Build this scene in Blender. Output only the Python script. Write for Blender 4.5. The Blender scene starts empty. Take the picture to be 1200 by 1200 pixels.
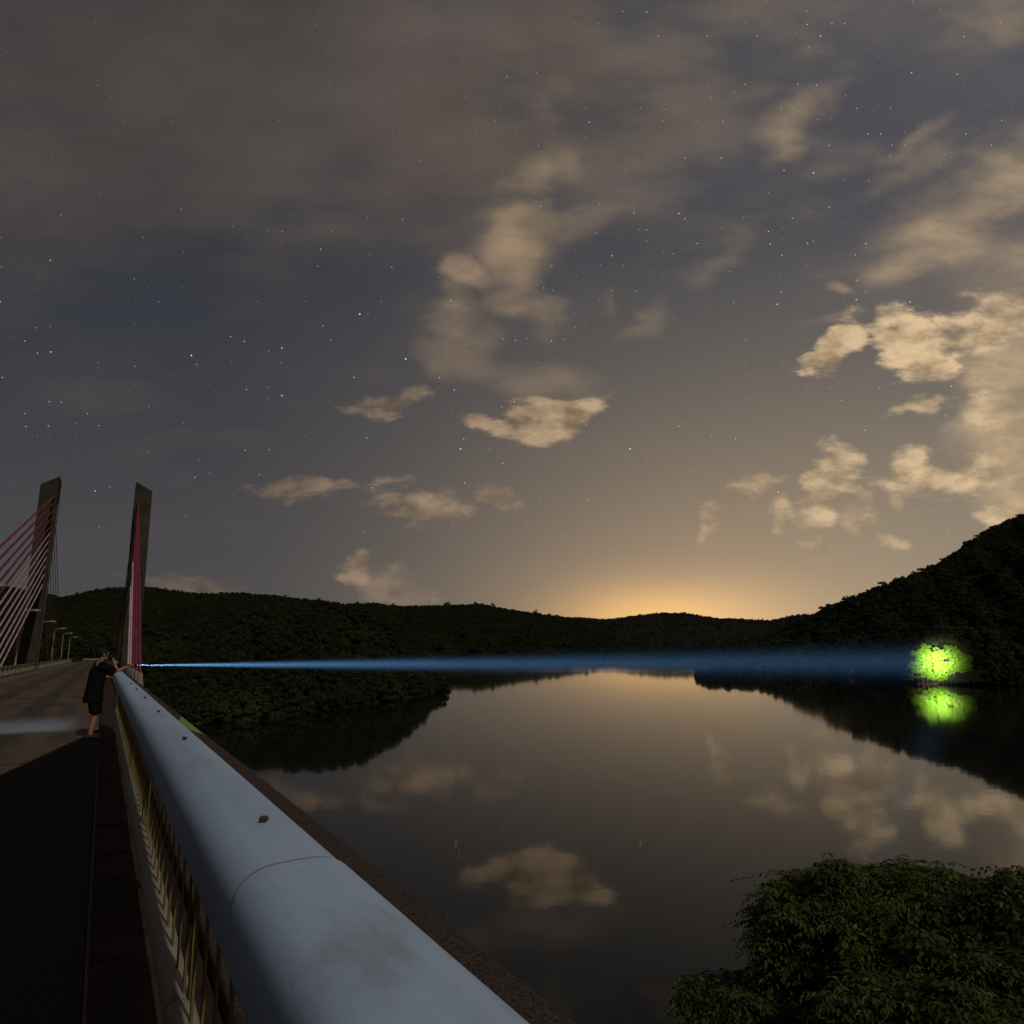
import bpy, bmesh, math, random
import numpy as np
from mathutils import Vector, Matrix, Quaternion

SC = bpy.context.scene
COL = SC.collection
rad = math.radians

# ------------------------------------------------------------------ camera frame
EYE = Vector((0.0, 0.0, 1.6))
FPX = 870.0                    # focal length in pixels of a 1200 px wide frame
PITCH = rad(9.6)
YAW = rad(28.4)                # to the right of the bridge axis (+Y)
FWD = Vector((math.sin(YAW) * math.cos(PITCH), math.cos(YAW) * math.cos(PITCH), math.sin(PITCH)))
RGT = Vector((math.cos(YAW), -math.sin(YAW), 0.0))
UPV = RGT.cross(FWD)
WATER = -17.0
SLOPE = -0.02                  # the deck falls gently away from the camera

cam_d = bpy.data.cameras.new("camera")
cam_d.sensor_width = 36.0
cam_d.lens = 36.0 * FPX / 1200.0
cam_d.clip_start = 0.05
cam_d.clip_end = 30000.0
cam = bpy.data.objects.new("camera", cam_d)
COL.objects.link(cam)
R3 = Matrix((RGT, UPV, -FWD)).transposed()
cam.matrix_world = Matrix.Translation(EYE) @ R3.to_4x4()
SC.camera = cam


def ray(px, py):
    return (FWD * FPX + RGT * (px - 600.0) + UPV * (600.0 - py)).normalized()


def ground_at(px, py, z=WATER):
    d = ray(px, py)
    return EYE + d * ((z - EYE.z) / d.z)


def point_at(px, py, dist):
    """point on the sight line at horizontal distance dist"""
    d = ray(px, py)
    return EYE + d * (dist / math.hypot(d.x, d.y))


# ------------------------------------------------------------------ node helpers
class G:
    """tiny expression builder for shader node trees"""

    def __init__(self, tree):
        self.t = tree

    def new(self, kind, **kw):
        n = self.t.nodes.new(kind)
        for k, v in kw.items():
            setattr(n, k, v)
        return n

    def put(self, sock, v):
        if v is None:
            return
        if isinstance(v, bpy.types.NodeSocket):
            self.t.links.new(v, sock)
        else:
            sock.default_value = v

    def m(self, op, a, b=None, c=None, clamp=False):
        n = self.new("ShaderNodeMath", operation=op, use_clamp=clamp)
        for s, v in zip(n.inputs, (a, b, c)):
            self.put(s, v)
        return n.outputs[0]

    def dot(self, a, b):
        n = self.new("ShaderNodeVectorMath", operation="DOT_PRODUCT")
        self.put(n.inputs[0], a)
        self.put(n.inputs[1], b)
        return n.outputs["Value"]

    def xyz(self, x, y, z):
        n = self.new("ShaderNodeCombineXYZ")
        for s, v in zip(n.inputs, (x, y, z)):
            self.put(s, v)
        return n.outputs[0]

    def ss(self, v, lo, hi, a=0.0, b=1.0, kind="SMOOTHSTEP"):
        n = self.new("ShaderNodeMapRange", interpolation_type=kind)
        for s, x in zip(n.inputs, (v, lo, hi, a, b)):
            self.put(s, x)
        return n.outputs[0]

    def noise(self, vec, scale, detail=3.0, rough=0.5, dim="3D", dist=0.0):
        n = self.new("ShaderNodeTexNoise", noise_dimensions=dim)
        self.put(n.inputs["Vector"], vec)
        n.inputs["Scale"].default_value = scale
        n.inputs["Detail"].default_value = detail
        n.inputs["Roughness"].default_value = rough
        n.inputs["Distortion"].default_value = dist
        return n

    def mix(self, f, a, b):
        n = self.new("ShaderNodeMix", data_type="RGBA")
        self.put(n.inputs[0], f)
        self.put(n.inputs[6], a if isinstance(a, bpy.types.NodeSocket) else (*a, 1.0)[:4])
        self.put(n.inputs[7], b if isinstance(b, bpy.types.NodeSocket) else (*b, 1.0)[:4])
        return n.outputs[2]

    def add(self, a, b):
        n = self.new("ShaderNodeMix", data_type="RGBA", blend_type="ADD")
        n.inputs[0].default_value = 1.0
        self.put(n.inputs[6], a if isinstance(a, bpy.types.NodeSocket) else (*a, 1.0)[:4])
        self.put(n.inputs[7], b if isinstance(b, bpy.types.NodeSocket) else (*b, 1.0)[:4])
        return n.outputs[2]

    def scale(self, col, f):
        n = self.new("ShaderNodeVectorMath", operation="SCALE")
        self.put(n.inputs[0], col if isinstance(col, bpy.types.NodeSocket) else tuple(col)[:3])
        self.put(n.inputs["Scale"], f)
        return n.outputs[0]


def material(name, color, rough=0.8, second=None, nscale=4.0, amount=0.5, bump=0.0, bscale=None, metallic=0.0,
             spec=0.3, stretch=(1, 1, 1), third=None, tscale=0.7, bands=0.0):
    """procedural material: base colour broken up by two noises, optional bump"""
    mt = bpy.data.materials.new(name)
    mt.use_nodes = True
    g = G(mt.node_tree)
    b = mt.node_tree.nodes["Principled BSDF"]
    co = g.new("ShaderNodeTexCoord").outputs["Object"]
    mp = g.new("ShaderNodeMapping")
    mp.inputs["Scale"].default_value = stretch
    g.put(mp.inputs["Vector"], co)
    v = mp.outputs[0]
    n1 = g.noise(v, nscale, 5.0, 0.62).outputs[0]
    second = second or tuple(c * 0.6 for c in color)
    f = g.ss(n1, 0.5 - amount * 0.3, 0.5 + amount * 0.3)
    c = g.mix(f, color, second)
    if third is not None:
        n2 = g.noise(v, tscale, 4.0, 0.6).outputs[0]
        c = g.mix(g.ss(n2, 0.55, 0.72), c, third)
    if bands:                                        # pour joints every few metres
        sz = g.new("ShaderNodeSeparateXYZ")
        g.put(sz.inputs[0], co)
        fr = g.m("FRACT", g.m("DIVIDE", g.m("ADD", sz.outputs[2], g.m("MULTIPLY", n1, 0.12)), bands))
        c = g.mix(g.ss(fr, 0.06, 0.0, 0.0, 0.8), c, tuple(x * 0.3 for x in color))
        c = g.mix(g.ss(g.m("ABSOLUTE", g.m("SUBTRACT", fr, 0.5)), 0.0, 0.5, 0.0, 0.22), c, tuple(x * 1.5 for x in color))
    g.put(b.inputs["Base Color"], c)
    b.inputs["Roughness"].default_value = rough
    b.inputs["Metallic"].default_value = metallic
    b.inputs["Specular IOR Level"].default_value = spec
    g.put(b.inputs["Roughness"], g.ss(n1, 0.3, 0.7, max(rough - 0.08, 0.02), min(rough + 0.08, 1.0)))
    if bump:
        n3 = g.noise(v, bscale or nscale * 5, 4.0, 0.6).outputs[0]
        bp = g.new("ShaderNodeBump")
        bp.inputs["Strength"].default_value = bump
        bp.inputs["Distance"].default_value = 0.01
        g.put(bp.inputs["Height"], n3)
        g.put(b.inputs["Normal"], bp.outputs[0])
    return mt


# ------------------------------------------------------------------ mesh helpers
class MB:
    """collects boxes, tubes and prisms, then links them as ONE mesh object"""

    def __init__(self):
        self.v, self.f = [], []

    def raw(self, vs, fs):
        o = len(self.v)
        self.v += [tuple(p) for p in vs]
        self.f += [tuple(i + o for i in q) for q in fs]
        return self

    def box(self, c, s, rot=None):
        x, y, z = s[0] / 2, s[1] / 2, s[2] / 2
        ps = [Vector((a * x, b * y, d * z)) for a in (-1, 1) for b in (-1, 1) for d in (-1, 1)]
        if rot is not None:
            ps = [rot @ p for p in ps]
        c = Vector(c)
        return self.raw([p + c for p in ps],
                        [(0, 1, 3, 2), (4, 6, 7, 5), (0, 4, 5, 1), (2, 3, 7, 6), (0, 2, 6, 4), (1, 5, 7, 3)])

    def tube(self, pts, r, seg=10, cap=True):
        pts = [Vector(p) for p in pts]
        rs = r if isinstance(r, (list, tuple)) else [r] * len(pts)
        rings = []
        ref = None
        for i, p in enumerate(pts):
            d = (pts[min(i + 1, len(pts) - 1)] - pts[max(i - 1, 0)]).normalized()
            if ref is None:
                ref = Vector((0, 0, 1)) if abs(d.z) < 0.9 else Vector((1, 0, 0))
            a = d.cross(ref).normalized()
            b = a.cross(d).normalized()
            ref = b
            rings.append([p + (a * math.cos(t) + b * math.sin(t)) * rs[i]
                          for t in (2 * math.pi * k / seg for k in range(seg))])
        vs = [q for ring in rings for q in ring]
        fs = []
        for i in range(len(pts) - 1):
            for k in range(seg):
                k2 = (k + 1) % seg
                fs.append((i * seg + k, i * seg + k2, (i + 1) * seg + k2, (i + 1) * seg + k))
        if cap:
            m_ = len(vs)
            vs = vs + rings[0] + rings[-1]
            fs.append(tuple(range(m_ + seg - 1, m_ - 1, -1)))
            fs.append(tuple(range(m_ + seg, m_ + 2 * seg)))
        return self.raw(vs, fs)

    def prism(self, poly, a, b):
        """poly: list of points at end a, the same list shifted to end b"""
        n = len(poly)
        va = [Vector(a) + Vector(p) for p in poly]
        vb = [Vector(b) + Vector(p) for p in poly]
        fs = [(i, (i + 1) % n, n + (i + 1) % n, n + i) for i in range(n)]
        if n <= 8:
            fs += [tuple(range(n - 1, -1, -1)), tuple(range(n, 2 * n))]
            return self.raw(va + vb, fs)
        # round sections: end caps on their own vertices, so that the smooth side keeps its normals
        fs += [tuple(range(3 * n - 1, 2 * n - 1, -1)), tuple(range(3 * n, 4 * n))]
        return self.raw(va + vb + va + vb, fs)

    def ball(self, c, r, seg=12, rings=8, sq=(1, 1, 1)):
        c = Vector(c)
        vs = [c + Vector((0, 0, r * sq[2]))]
        for i in range(1, rings):
            t = math.pi * i / rings
            for k in range(seg):
                p = 2 * math.pi * k / seg
                vs.append(c + Vector((r * sq[0] * math.sin(t) * math.cos(p), r * sq[1] * math.sin(t) * math.sin(p),
                                      r * sq[2] * math.cos(t))))
        vs.append(c - Vector((0, 0, r * sq[2])))
        fs = [(0, 1 + k, 1 + (k + 1) % seg) for k in range(seg)]
        for i in range(rings - 2):
            for k in range(seg):
                k2 = (k + 1) % seg
                fs.append((1 + i * seg + k, 1 + (i + 1) * seg + k, 1 + (i + 1) * seg + k2, 1 + i * seg + k2))
        e = len(vs) - 1
        fs += [(e, 1 + (rings - 2) * seg + (k + 1) % seg, 1 + (rings - 2) * seg + k) for k in range(seg)]
        return self.raw(vs, fs)

    def build(self, name, mat=None, parent=None, smooth=False, loc=None, bevel=0.0):
        me = bpy.data.meshes.new(name)
        vs = self.v
        if loc is not None:
            loc = Vector(loc)
            vs = [Vector(p) - loc for p in vs]
        me.from_pydata(vs, [], self.f)
        bm = bmesh.new()
        bm.from_mesh(me)
        bmesh.ops.recalc_face_normals(bm, faces=bm.faces)
        bm.to_mesh(me)
        bm.free()
        if mat:
            me.materials.append(mat)
        o = bpy.data.objects.new(name, me)
        COL.objects.link(o)
        if loc is not None:
            o.location = loc
        if parent is not None:
            keep(o, parent)
        if smooth:
            me.shade_smooth()
        if bevel:
            bv = o.modifiers.new("bevel", "BEVEL")
            bv.width = bevel
            bv.segments = 2
            bv.limit_method = "ANGLE"
        return o


def keep(o, parent):
    """parent o while its mesh stays where it is in the world"""
    o.parent = parent
    m = Matrix.Identity(4)
    p = parent
    while p is not None:
        m = p.matrix_basis @ m if p.parent is None else (p.matrix_parent_inverse @ p.matrix_basis @ m)
        p = p.parent
    o.matrix_parent_inverse = m.inverted()


def np_object(name, verts, faces, mat, parent=None, smooth=False):
    """verts (n,3), faces (m,k) arrays -> object"""
    me = bpy.data.meshes.new(name)
    verts = np.asarray(verts, np.float32)
    faces = np.asarray(faces, np.int32)
    k = faces.shape[1]
    me.vertices.add(len(verts))
    me.vertices.foreach_set("co", verts.ravel())
    me.loops.add(faces.size)
    me.loops.foreach_set("vertex_index", faces.ravel())
    me.polygons.add(len(faces))
    me.polygons.foreach_set("loop_start", np.arange(0, faces.size, k, dtype=np.int32))
    me.update(calc_edges=True)
    if mat:
        me.materials.append(mat)
    if smooth:
        me.shade_smooth()
    o = bpy.data.objects.new(name, me)
    COL.objects.link(o)
    if parent is not None:
        keep(o, parent)
    return o


def tag(o, label=None, cat=None, group=None, kind=None):
    if label:
        o["label"] = label
    if cat:
        o["category"] = cat
    if group:
        o["group"] = group
    if kind:
        o["kind"] = kind
    return o


def empty(name, loc, rz=0.0):
    o = bpy.data.objects.new(name, None)
    o.empty_display_size = 0.3
    COL.objects.link(o)
    o.location = loc
    o.rotation_euler = (0, 0, rz)
    return o


def copy_tree(o, parent=None):
    c = o.copy()
    COL.objects.link(c)
    if parent is not None:
        c.parent = parent
    for ch in list(o.children):
        copy_tree(ch, c)
    return c


def B(t, s, h):
    """bridge coordinates: t to the right, s along, h above the kerb level"""
    return Vector((t, s, SLOPE * s + h))


# ------------------------------------------------------------------ materials
M_ROAD = material("shaded_road", (0.020, 0.018, 0.016), 0.9, (0.011, 0.010, 0.009), 3.0, 0.8, 0.6, 90,
                  third=(0.030, 0.027, 0.024))  # dark road tone with the near shadow in its colour
M_ROADFAR = material("lit_road", (0.26, 0.215, 0.18), 0.9, (0.17, 0.14, 0.115), 1.2, 0.9, 0.5, 60,
                     third=(0.12, 0.10, 0.085), stretch=(1, 0.25, 1))  # paler road tone for the part outside the painted shadow
M_CONC = material("weathered_concrete", (0.13, 0.105, 0.075), 0.9, (0.06, 0.050, 0.036), 1.4, 0.9, 0.5, 30,
                  third=(0.05, 0.043, 0.036))
M_PYLON = material("stained_pylon_concrete", (0.044, 0.036, 0.026), 0.95, (0.022, 0.018, 0.013), 0.35, 0.9, 0.4, 6,
                   stretch=(1, 1, 0.35), third=(0.014, 0.012, 0.010), tscale=0.15, bands=2.6, spec=0.08)
M_KERB = material("dark_kerb_concrete", (0.046, 0.031, 0.024), 0.9, (0.020, 0.014, 0.011), 3.5, 0.9, 0.7, 50, spec=0.05)
M_LEDGE = material("rough_ledge_concrete", (0.085, 0.060, 0.048), 0.95, (0.018, 0.013, 0.011), 55.0, 0.7, 1.0, 110,
                   third=(0.025, 0.018, 0.015), tscale=2.5, spec=0.1)
M_CREAM = material("cream_rail_paint", (0.25, 0.225, 0.17), 0.65, (0.19, 0.165, 0.12), 5.0, 0.8, 0.3, 30,
                   third=(0.13, 0.10, 0.055), tscale=1.2)
M_BAL = material("yellowed_baluster_paint", (0.13, 0.095, 0.028), 0.8, (0.08, 0.057, 0.018), 5.0, 0.8, 0.3, 30)
M_PALE = material("pale_fence_paint", (0.24, 0.20, 0.14), 0.7, (0.15, 0.12, 0.08), 2.0, 0.8)
M_RED = material("magenta_cable_sheath", (0.22, 0.010, 0.050), 0.5, (0.15, 0.008, 0.032), 0.6, 0.6, spec=0.4)
M_PINK = material("pale_pink_cable_sheath", (0.52, 0.36, 0.36), 0.5, (0.40, 0.27, 0.28), 0.6, 0.6, spec=0.4)
M_STEEL = material("galvanised_steel", (0.24, 0.20, 0.14), 0.5, (0.22, 0.18, 0.12), 3.0, 0.6, metallic=0.2)
M_BOLT = material("rusty_bolt", (0.045, 0.032, 0.022), 0.8, (0.02, 0.014, 0.01), 60.0, 0.6)
M_SKIN = material("skin", (0.27, 0.125, 0.06), 0.6, (0.22, 0.10, 0.05), 30.0, 0.5)
M_HAIR = material("black_hair", (0.008, 0.007, 0.006), 0.6, (0.004, 0.004, 0.004), 80.0, 0.8)
M_SHIRT = material("black_shirt_cloth", (0.006, 0.006, 0.008), 0.9, (0.004, 0.004, 0.005), 14.0, 0.6, spec=0.05)
M_SHORTS = material("dark_shorts_cloth", (0.007, 0.006, 0.006), 0.9, (0.004, 0.004, 0.004), 14.0, 0.6, spec=0.05)
M_TEAL = material("teal_collar_cloth", (0.02, 0.10, 0.13), 0.9, None, 14.0, 0.6)
M_BLACKMETAL = material("black_anodised_metal", (0.015, 0.015, 0.017), 0.35, (0.010, 0.010, 0.011), 30.0, 0.5, metallic=0.6)
M_BARK = material("dark_bark", (0.05, 0.036, 0.024), 0.95, (0.025, 0.018, 0.012), 6.0, 0.8, 0.8, 25, stretch=(1, 1, 0.3))
M_EARTH = material("brown_shore_earth", (0.12, 0.065, 0.030), 0.95, (0.06, 0.035, 0.016), 0.35, 0.9, spec=0.0)
M_SOIL = material("forest_floor_soil", (0.018, 0.019, 0.010), 0.95, (0.010, 0.011, 0.006), 0.05, 0.8, spec=0.0)


def rail_material():
    """painted aluminium pipe with grime, stains and faint scuffs"""
    mt = bpy.data.materials.new("painted_aluminium_rail")
    mt.use_nodes = True
    g = G(mt.node_tree)
    b = mt.node_tree.nodes["Principled BSDF"]
    co = g.new("ShaderNodeTexCoord").outputs["Object"]
    mp = g.new("ShaderNodeMapping")
    mp.inputs["Scale"].default_value = (1.0, 0.07, 1.0)
    g.put(mp.inputs["Vector"], co)
    n1 = g.noise(mp.outputs[0], 6.0, 5, 0.6).outputs[0]
    mp2 = g.new("ShaderNodeMapping")
    mp2.inputs["Scale"].default_value = (1.0, 0.35, 1.0)
    g.put(mp2.inputs["Vector"], co)
    n2 = g.noise(mp2.outputs[0], 2.6, 6, 0.7, dist=0.5).outputs[0]
    n3 = g.noise(co, 120.0, 3, 0.7).outputs[0]
    c = g.mix(g.ss(n1, 0.35, 0.7), (0.33, 0.42, 0.55), (0.265, 0.335, 0.44))
    c = g.mix(g.ss(n2, 0.54, 0.76, 0.0, 0.55), c, (0.15, 0.145, 0.13))
    n4 = g.noise(mp.outputs[0], 38.0, 4, 0.7).outputs[0]
    c = g.mix(g.ss(n4, 0.60, 0.74, 0.0, 0.45), c, (0.50, 0.52, 0.55))
    c = g.mix(g.ss(n3, 0.62, 0.75, 0.0, 0.35), c, (0.20, 0.19, 0.18))
    g.put(b.inputs["Base Color"], c)
    g.put(b.inputs["Roughness"], g.ss(n2, 0.3, 0.7, 0.42, 0.62))
    b.inputs["Metallic"].default_value = 0.0
    b.inputs["Specular IOR Level"].default_value = 0.35
    bp = g.new("ShaderNodeBump")
    bp.inputs["Strength"].default_value = 0.12
    bp.inputs["Distance"].default_value = 0.004
    g.put(bp.inputs["Height"], n3)
    g.put(b.inputs["Normal"], bp.outputs[0])
    return mt


M_RAIL = rail_material()


def leaf_material(name, c1, c2, c3, trans=0.25, spec=0.25, rough=0.55, nscale=0.9):
    mt = bpy.data.materials.new(name)
    mt.use_nodes = True
    g = G(mt.node_tree)
    b = mt.node_tree.nodes["Principled BSDF"]
    oi = g.new("ShaderNodeObjectInfo").outputs["Random"]
    geo = g.new("ShaderNodeNewGeometry")
    ri = geo.outputs["Random Per Island"]
    n = g.noise(geo.outputs["Position"], nscale, 2, 0.5).outputs[0]
    c = g.mix(ri, c1, c2)
    c = g.mix(g.ss(n, 0.45, 0.7, 0.0, 0.7), c, c3)
    c = g.mix(g.m("MULTIPLY", oi, 0.5), c, c2)
    g.put(b.inputs["Base Color"], c)
    b.inputs["Roughness"].default_value = rough
    b.inputs["Specular IOR Level"].default_value = spec
    tr = g.new("ShaderNodeBsdfTranslucent")
    g.put(tr.inputs["Color"], c)
    ms = g.new("ShaderNodeMixShader")
    ms.inputs[0].default_value = trans
    out = mt.node_tree.nodes["Material Output"]
    mt.node_tree.links.new(b.outputs[0], ms.inputs[1])
    mt.node_tree.links.new(tr.outputs[0], ms.inputs[2])
    mt.node_tree.links.new(ms.outputs[0], out.inputs["Surface"])
    return mt


M_FOREST = leaf_material("forest_leaves", (0.021, 0.028, 0.008), (0.013, 0.018, 0.005), (0.040, 0.048, 0.012), 0.2, 0.1, nscale=0.03)
M_FARWOOD = leaf_material("hazy_far_leaves", (0.042, 0.041, 0.029), (0.030, 0.030, 0.022), (0.055, 0.052, 0.037), 0.15, 0.05, nscale=0.01)  # distance haze mixed into the leaf colour
M_LEAF = leaf_material("tree_leaves", (0.011, 0.021, 0.003), (0.070, 0.088, 0.013), (0.007, 0.013, 0.002), 0.3, 0.20, 0.5, nscale=1.3)
M_SHORE = leaf_material("shore_bush_leaves", (0.066, 0.105, 0.010), (0.030, 0.080, 0.003), (0.088, 0.105, 0.018), 0.25, 0.0, nscale=0.3)

# ------------------------------------------------------------------ the sky (world): base, glow, clouds, stars
world = bpy.data.worlds.new("World")
SC.world = world
world.use_nodes = True
wt = world.node_tree
wt.nodes.clear()
g = G(wt)
D = g.new("ShaderNodeTexCoord").outputs["Generated"]
fwd = g.m("MAXIMUM", g.dot(D, tuple(FWD)), 0.12)
# a fixed tangent plane of the celestial sphere, 1 unit = 6.6 degrees, origin at the upper left of the view
SX = g.m("ADD", g.m("MULTIPLY", g.m("DIVIDE", g.dot(D, tuple(RGT)), fwd), 8.7), 6.0)
SY = g.m("SUBTRACT", 6.0, g.m("MULTIPLY", g.m("DIVIDE", g.dot(D, tuple(UPV)), fwd), 8.7))
P0 = g.xyz(SX, SY, 0.0)
infront = g.ss(g.dot(D, tuple(FWD)), 0.02, 0.25)

# warp used by every cloud edge
wn = g.noise(P0, 1.1, 5.0, 0.55)
wsub = g.new("ShaderNodeVectorMath", operation="SUBTRACT")
g.put(wsub.inputs[0], wn.outputs["Color"])
wsub.inputs[1].default_value = (0.5, 0.5, 0.5)
wmul = g.new("ShaderNodeVectorMath", operation="MULTIPLY_ADD")
g.put(wmul.inputs[0], wsub.outputs[0])
wmul.inputs[1].default_value = (0.85, 0.60, 0.0)
g.put(wmul.inputs[2], P0)
PW = wmul.outputs[0]
PWX, PWY = (lambda n: (n.outputs[0], n.outputs[1]))(
    (lambda n: (g.put(n.inputs[0], PW), n)[1])(g.new("ShaderNodeSeparateXYZ")))
PH = g.xyz(PWX, PWY, 1.0)
# rotated, stretched coordinates for wispy edges
mpw = g.new("ShaderNodeMapping")
mpw.inputs["Rotation"].default_value = (0, 0, rad(30))
mpw.inputs["Scale"].default_value = (0.62, 1.5, 1)
g.put(mpw.inputs["Vector"], P0)
mid = g.noise(mpw.outputs[0], 1.0, 4.5, 0.5).outputs[0]
midc = g.m("SUBTRACT", mid, 0.5)
fine = g.noise(mpw.outputs[0], 2.6, 6.0, 0.60).outputs[0]
finec = g.m("SUBTRACT", fine, 0.5)
big = g.noise(mpw.outputs[0], 0.42, 4.0, 0.55).outputs[0]


def gauss(cx, cy, sx, sy):
    ex = g.m("DIVIDE", g.m("SUBTRACT", SX, cx), sx)
    ey = g.m("DIVIDE", g.m("SUBTRACT", SY, cy), sy)
    q = g.m("ADD", g.m("MULTIPLY", ex, ex), g.m("MULTIPLY", ey, ey))
    return g.m("POWER", 2.718, g.m("MULTIPLY", q, -1.0))


# (cx, cy, a, b, rotation, softness, density, edge noise) in hundreds of the sky units above
SOFT = [
    (250, 90, 560, 200, 4, 0.55, 0.85, 0.9), (545, 110, 125, 170, 0, 0.9, 0.5, 0.8), (60, 250, 220, 80, 0, 0.9, 0.4, 0.8),
    (690, 60, 80, 60, -20, 0.9, 0.3, 1.2), (900, 5, 260, 40, 0, 0.9, 0.35, 1.2), (10, 330, 40, 60, 0, 0.9, 0.3, 0.8),
    (115, 465, 75, 20, 10, 0.9, 0.4, 1.4), (190, 522, 60, 11, -4, 0.9, 0.32, 1.4), (275, 514, 40, 11, 4, 0.9, 0.35, 1.2),
    (215, 567, 14, 10, 0, 0.9, 0.3, 1.0), (270, 619, 55, 6, 0, 0.9, 0.25, 0.8), (430, 437, 40, 7, 0, 0.9, 0.3, 1.2),
    (360, 470, 60, 7, 0, 0.9, 0.2, 1.2), (470, 634, 40, 9, 8, 0.9, 0.3, 1.2), (660, 535, 30, 7, 0, 0.9, 0.3, 1.0),
]
MID = [
    (642, 205, 24, 36, 15, 0.9, 0.60, 1.0), (612, 258, 42, 30, -38, 0.85, 0.80, 1.0), (600, 305, 26, 42, 5, 0.85, 0.78, 1.0),
    (540, 318, 30, 12, 18, 0.6, 0.85, 1.2), (612, 350, 44, 15, 14, 0.9, 0.50, 1.3), (524, 348, 18, 30, 12, 0.95, 0.45, 1.2), (545, 402, 34, 36, -30, 0.95, 0.55, 1.2),
    (610, 452, 62, 20, 12, 0.9, 0.36, 1.3), (655, 268, 42, 22, -22, 0.9, 0.36, 1.2), (632, 125, 28, 26, 0, 0.9, 0.40, 0.9), (645, 375, 18, 28, -20, 0.9, 0.3, 1.2),
    (943, 134, 44, 22, -36, 0.85, 0.62, 0.9), (918, 178, 30, 13, -38, 0.9, 0.45, 0.9), (1075, 168, 46, 7, -33, 0.9, 0.28, 0.6),
    (772, 368, 16, 26, 30, 0.9, 0.42, 1.0), (745, 392, 26, 8, -22, 0.9, 0.25, 0.9), (835, 316, 30, 11, -25, 0.9, 0.24, 0.9), (712, 352, 9, 18, 8, 0.9, 0.24, 0.9),
    (1150, 232, 118, 38, -26, 0.75, 0.82, 0.8), (1100, 268, 70, 26, -20, 0.9, 0.55, 0.9), (1050, 318, 30, 13, -22, 0.9, 0.45, 0.9), (1172, 12, 70, 28, -14, 0.9, 0.45, 0.8),
    (1240, 300, 90, 70, -20, 0.9, 0.5, 0.8), (1060, 205, 60, 14, -28, 0.9, 0.25, 0.8),
    (1190, 430, 62, 62, 0, 0.55, 0.95, 0.9), (1188, 520, 72, 62, 0, 0.45, 0.97, 0.8), (1205, 585, 56, 24, 0, 0.8, 0.6, 0.8), (1180, 378, 70, 26, -26, 0.6, 0.8, 1.0),
]
CUM = [
    (632, 494, 58, 20, -8, 0.42, 0.95, 1.1), (580, 496, 38, 9, 8, 0.5, 0.8, 1.2), (655, 484, 34, 14, 0, 0.45, 0.8, 1.0),
    (485, 590, 56, 19, 4, 0.7, 0.72, 1.5), (580, 588, 36, 12, 20, 0.65, 0.62, 1.5), (345, 568, 42, 11, -8, 0.6, 0.6, 1.3),
    (466, 470, 40, 13, -8, 0.7, 0.6, 1.5), (415, 662, 16, 20, -25, 0.5, 0.55, 1.1), (455, 684, 52, 16, 22, 0.8, 0.42, 1.1),
    (215, 684, 66, 12, 6, 0.7, 0.45, 1.1),
    (982, 402, 42, 22, -28, 0.38, 1.0, 1.0), (960, 415, 24, 12, -10, 0.4, 0.9, 1.2), (1072, 405, 34, 30, 20, 0.42, 1.0, 1.1),
    (1050, 380, 22, 16, 0, 0.7, 0.6, 1.7), (1085, 430, 26, 16, 20, 0.5, 0.8, 1.5), (1125, 395, 50, 28, -10, 0.9, 0.7, 1.9),
    (1090, 470, 46, 8, -14, 0.6, 0.7, 1.6), (1165, 385, 50, 18, -26, 0.8, 0.6, 1.5), (1150, 480, 26, 40, 0, 0.8, 0.6, 1.2),
    (1068, 545, 22, 20, 10, 0.6, 0.75, 1.1),
    (1090, 565, 52, 16, 10, 0.7, 0.65, 1.2), (1065, 582, 14, 12, 0, 0.8, 0.55, 1.1), (1145, 545, 34, 26, 0, 0.7, 0.7, 1.0),
    (985, 545, 26, 26, -25, 0.55, 0.8, 1.2), (966, 580, 16, 32, 18, 0.6, 0.75, 1.2), (950, 608, 18, 14, 10, 0.7, 0.6, 1.2),
    (958, 636, 16, 10, 0, 0.7, 0.55, 1.3), (922, 590, 14, 16, 10, 0.7, 0.6, 1.3), (915, 610, 9, 14, 10, 0.8, 0.5, 1.2),
    (880, 568, 30, 10, -24, 0.7, 0.62, 1.4), (832, 612, 17, 14, -30, 0.6, 0.65, 1.3), (823, 628, 8, 9, 0, 0.7, 0.55, 1.1),
    (1005, 605, 18, 22, 20, 0.9, 0.5, 1.5), (1050, 635, 18, 8, 0, 0.8, 0.5, 1.4), (1180, 606, 24, 20, -20, 0.6, 0.7, 1.0),
    (985, 375, 40, 6, -10, 0.9, 0.2, 1.4),     (985, 338, 16, 9, 10, 0.9, 0.35, 1.4), (1140, 365, 30, 10, -20, 0.9, 0.5, 1.5),
]


def blob(cx, cy, a, b, rot, soft, dens, k, big_blob):
    cx, cy, a, b = cx / 100, cy / 100, a / 100 * 1.12, b / 100 * 1.12
    c, s = math.cos(rad(rot)), math.sin(rad(rot))
    e1 = g.dot(PH, (c / a, s / a, -(c * cx + s * cy) / a))
    e2 = g.dot(PH, (-s / b, c / b, -(-s * cx + c * cy) / b))
    r = g.m("SQRT", g.m("MULTIPLY_ADD", e1, e1, g.m("MULTIPLY", e2, e2)))
    r = g.m("MULTIPLY_ADD", midc if big_blob else finec, -k * (2.3 if not big_blob else 1.9), r)
    return g.ss(r, 1.0 + soft * (0.6 if big_blob else 0.45), 1.0 - soft * (1.2 if big_blob else 1.05), 0.0, dens)


def screen(vals):
    acc = None
    for v in vals:
        inv = g.m("SUBTRACT", 1.0, v)
        acc = inv if acc is None else g.m("MULTIPLY", acc, inv)
    return g.m("SUBTRACT", 1.0, acc)


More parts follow.
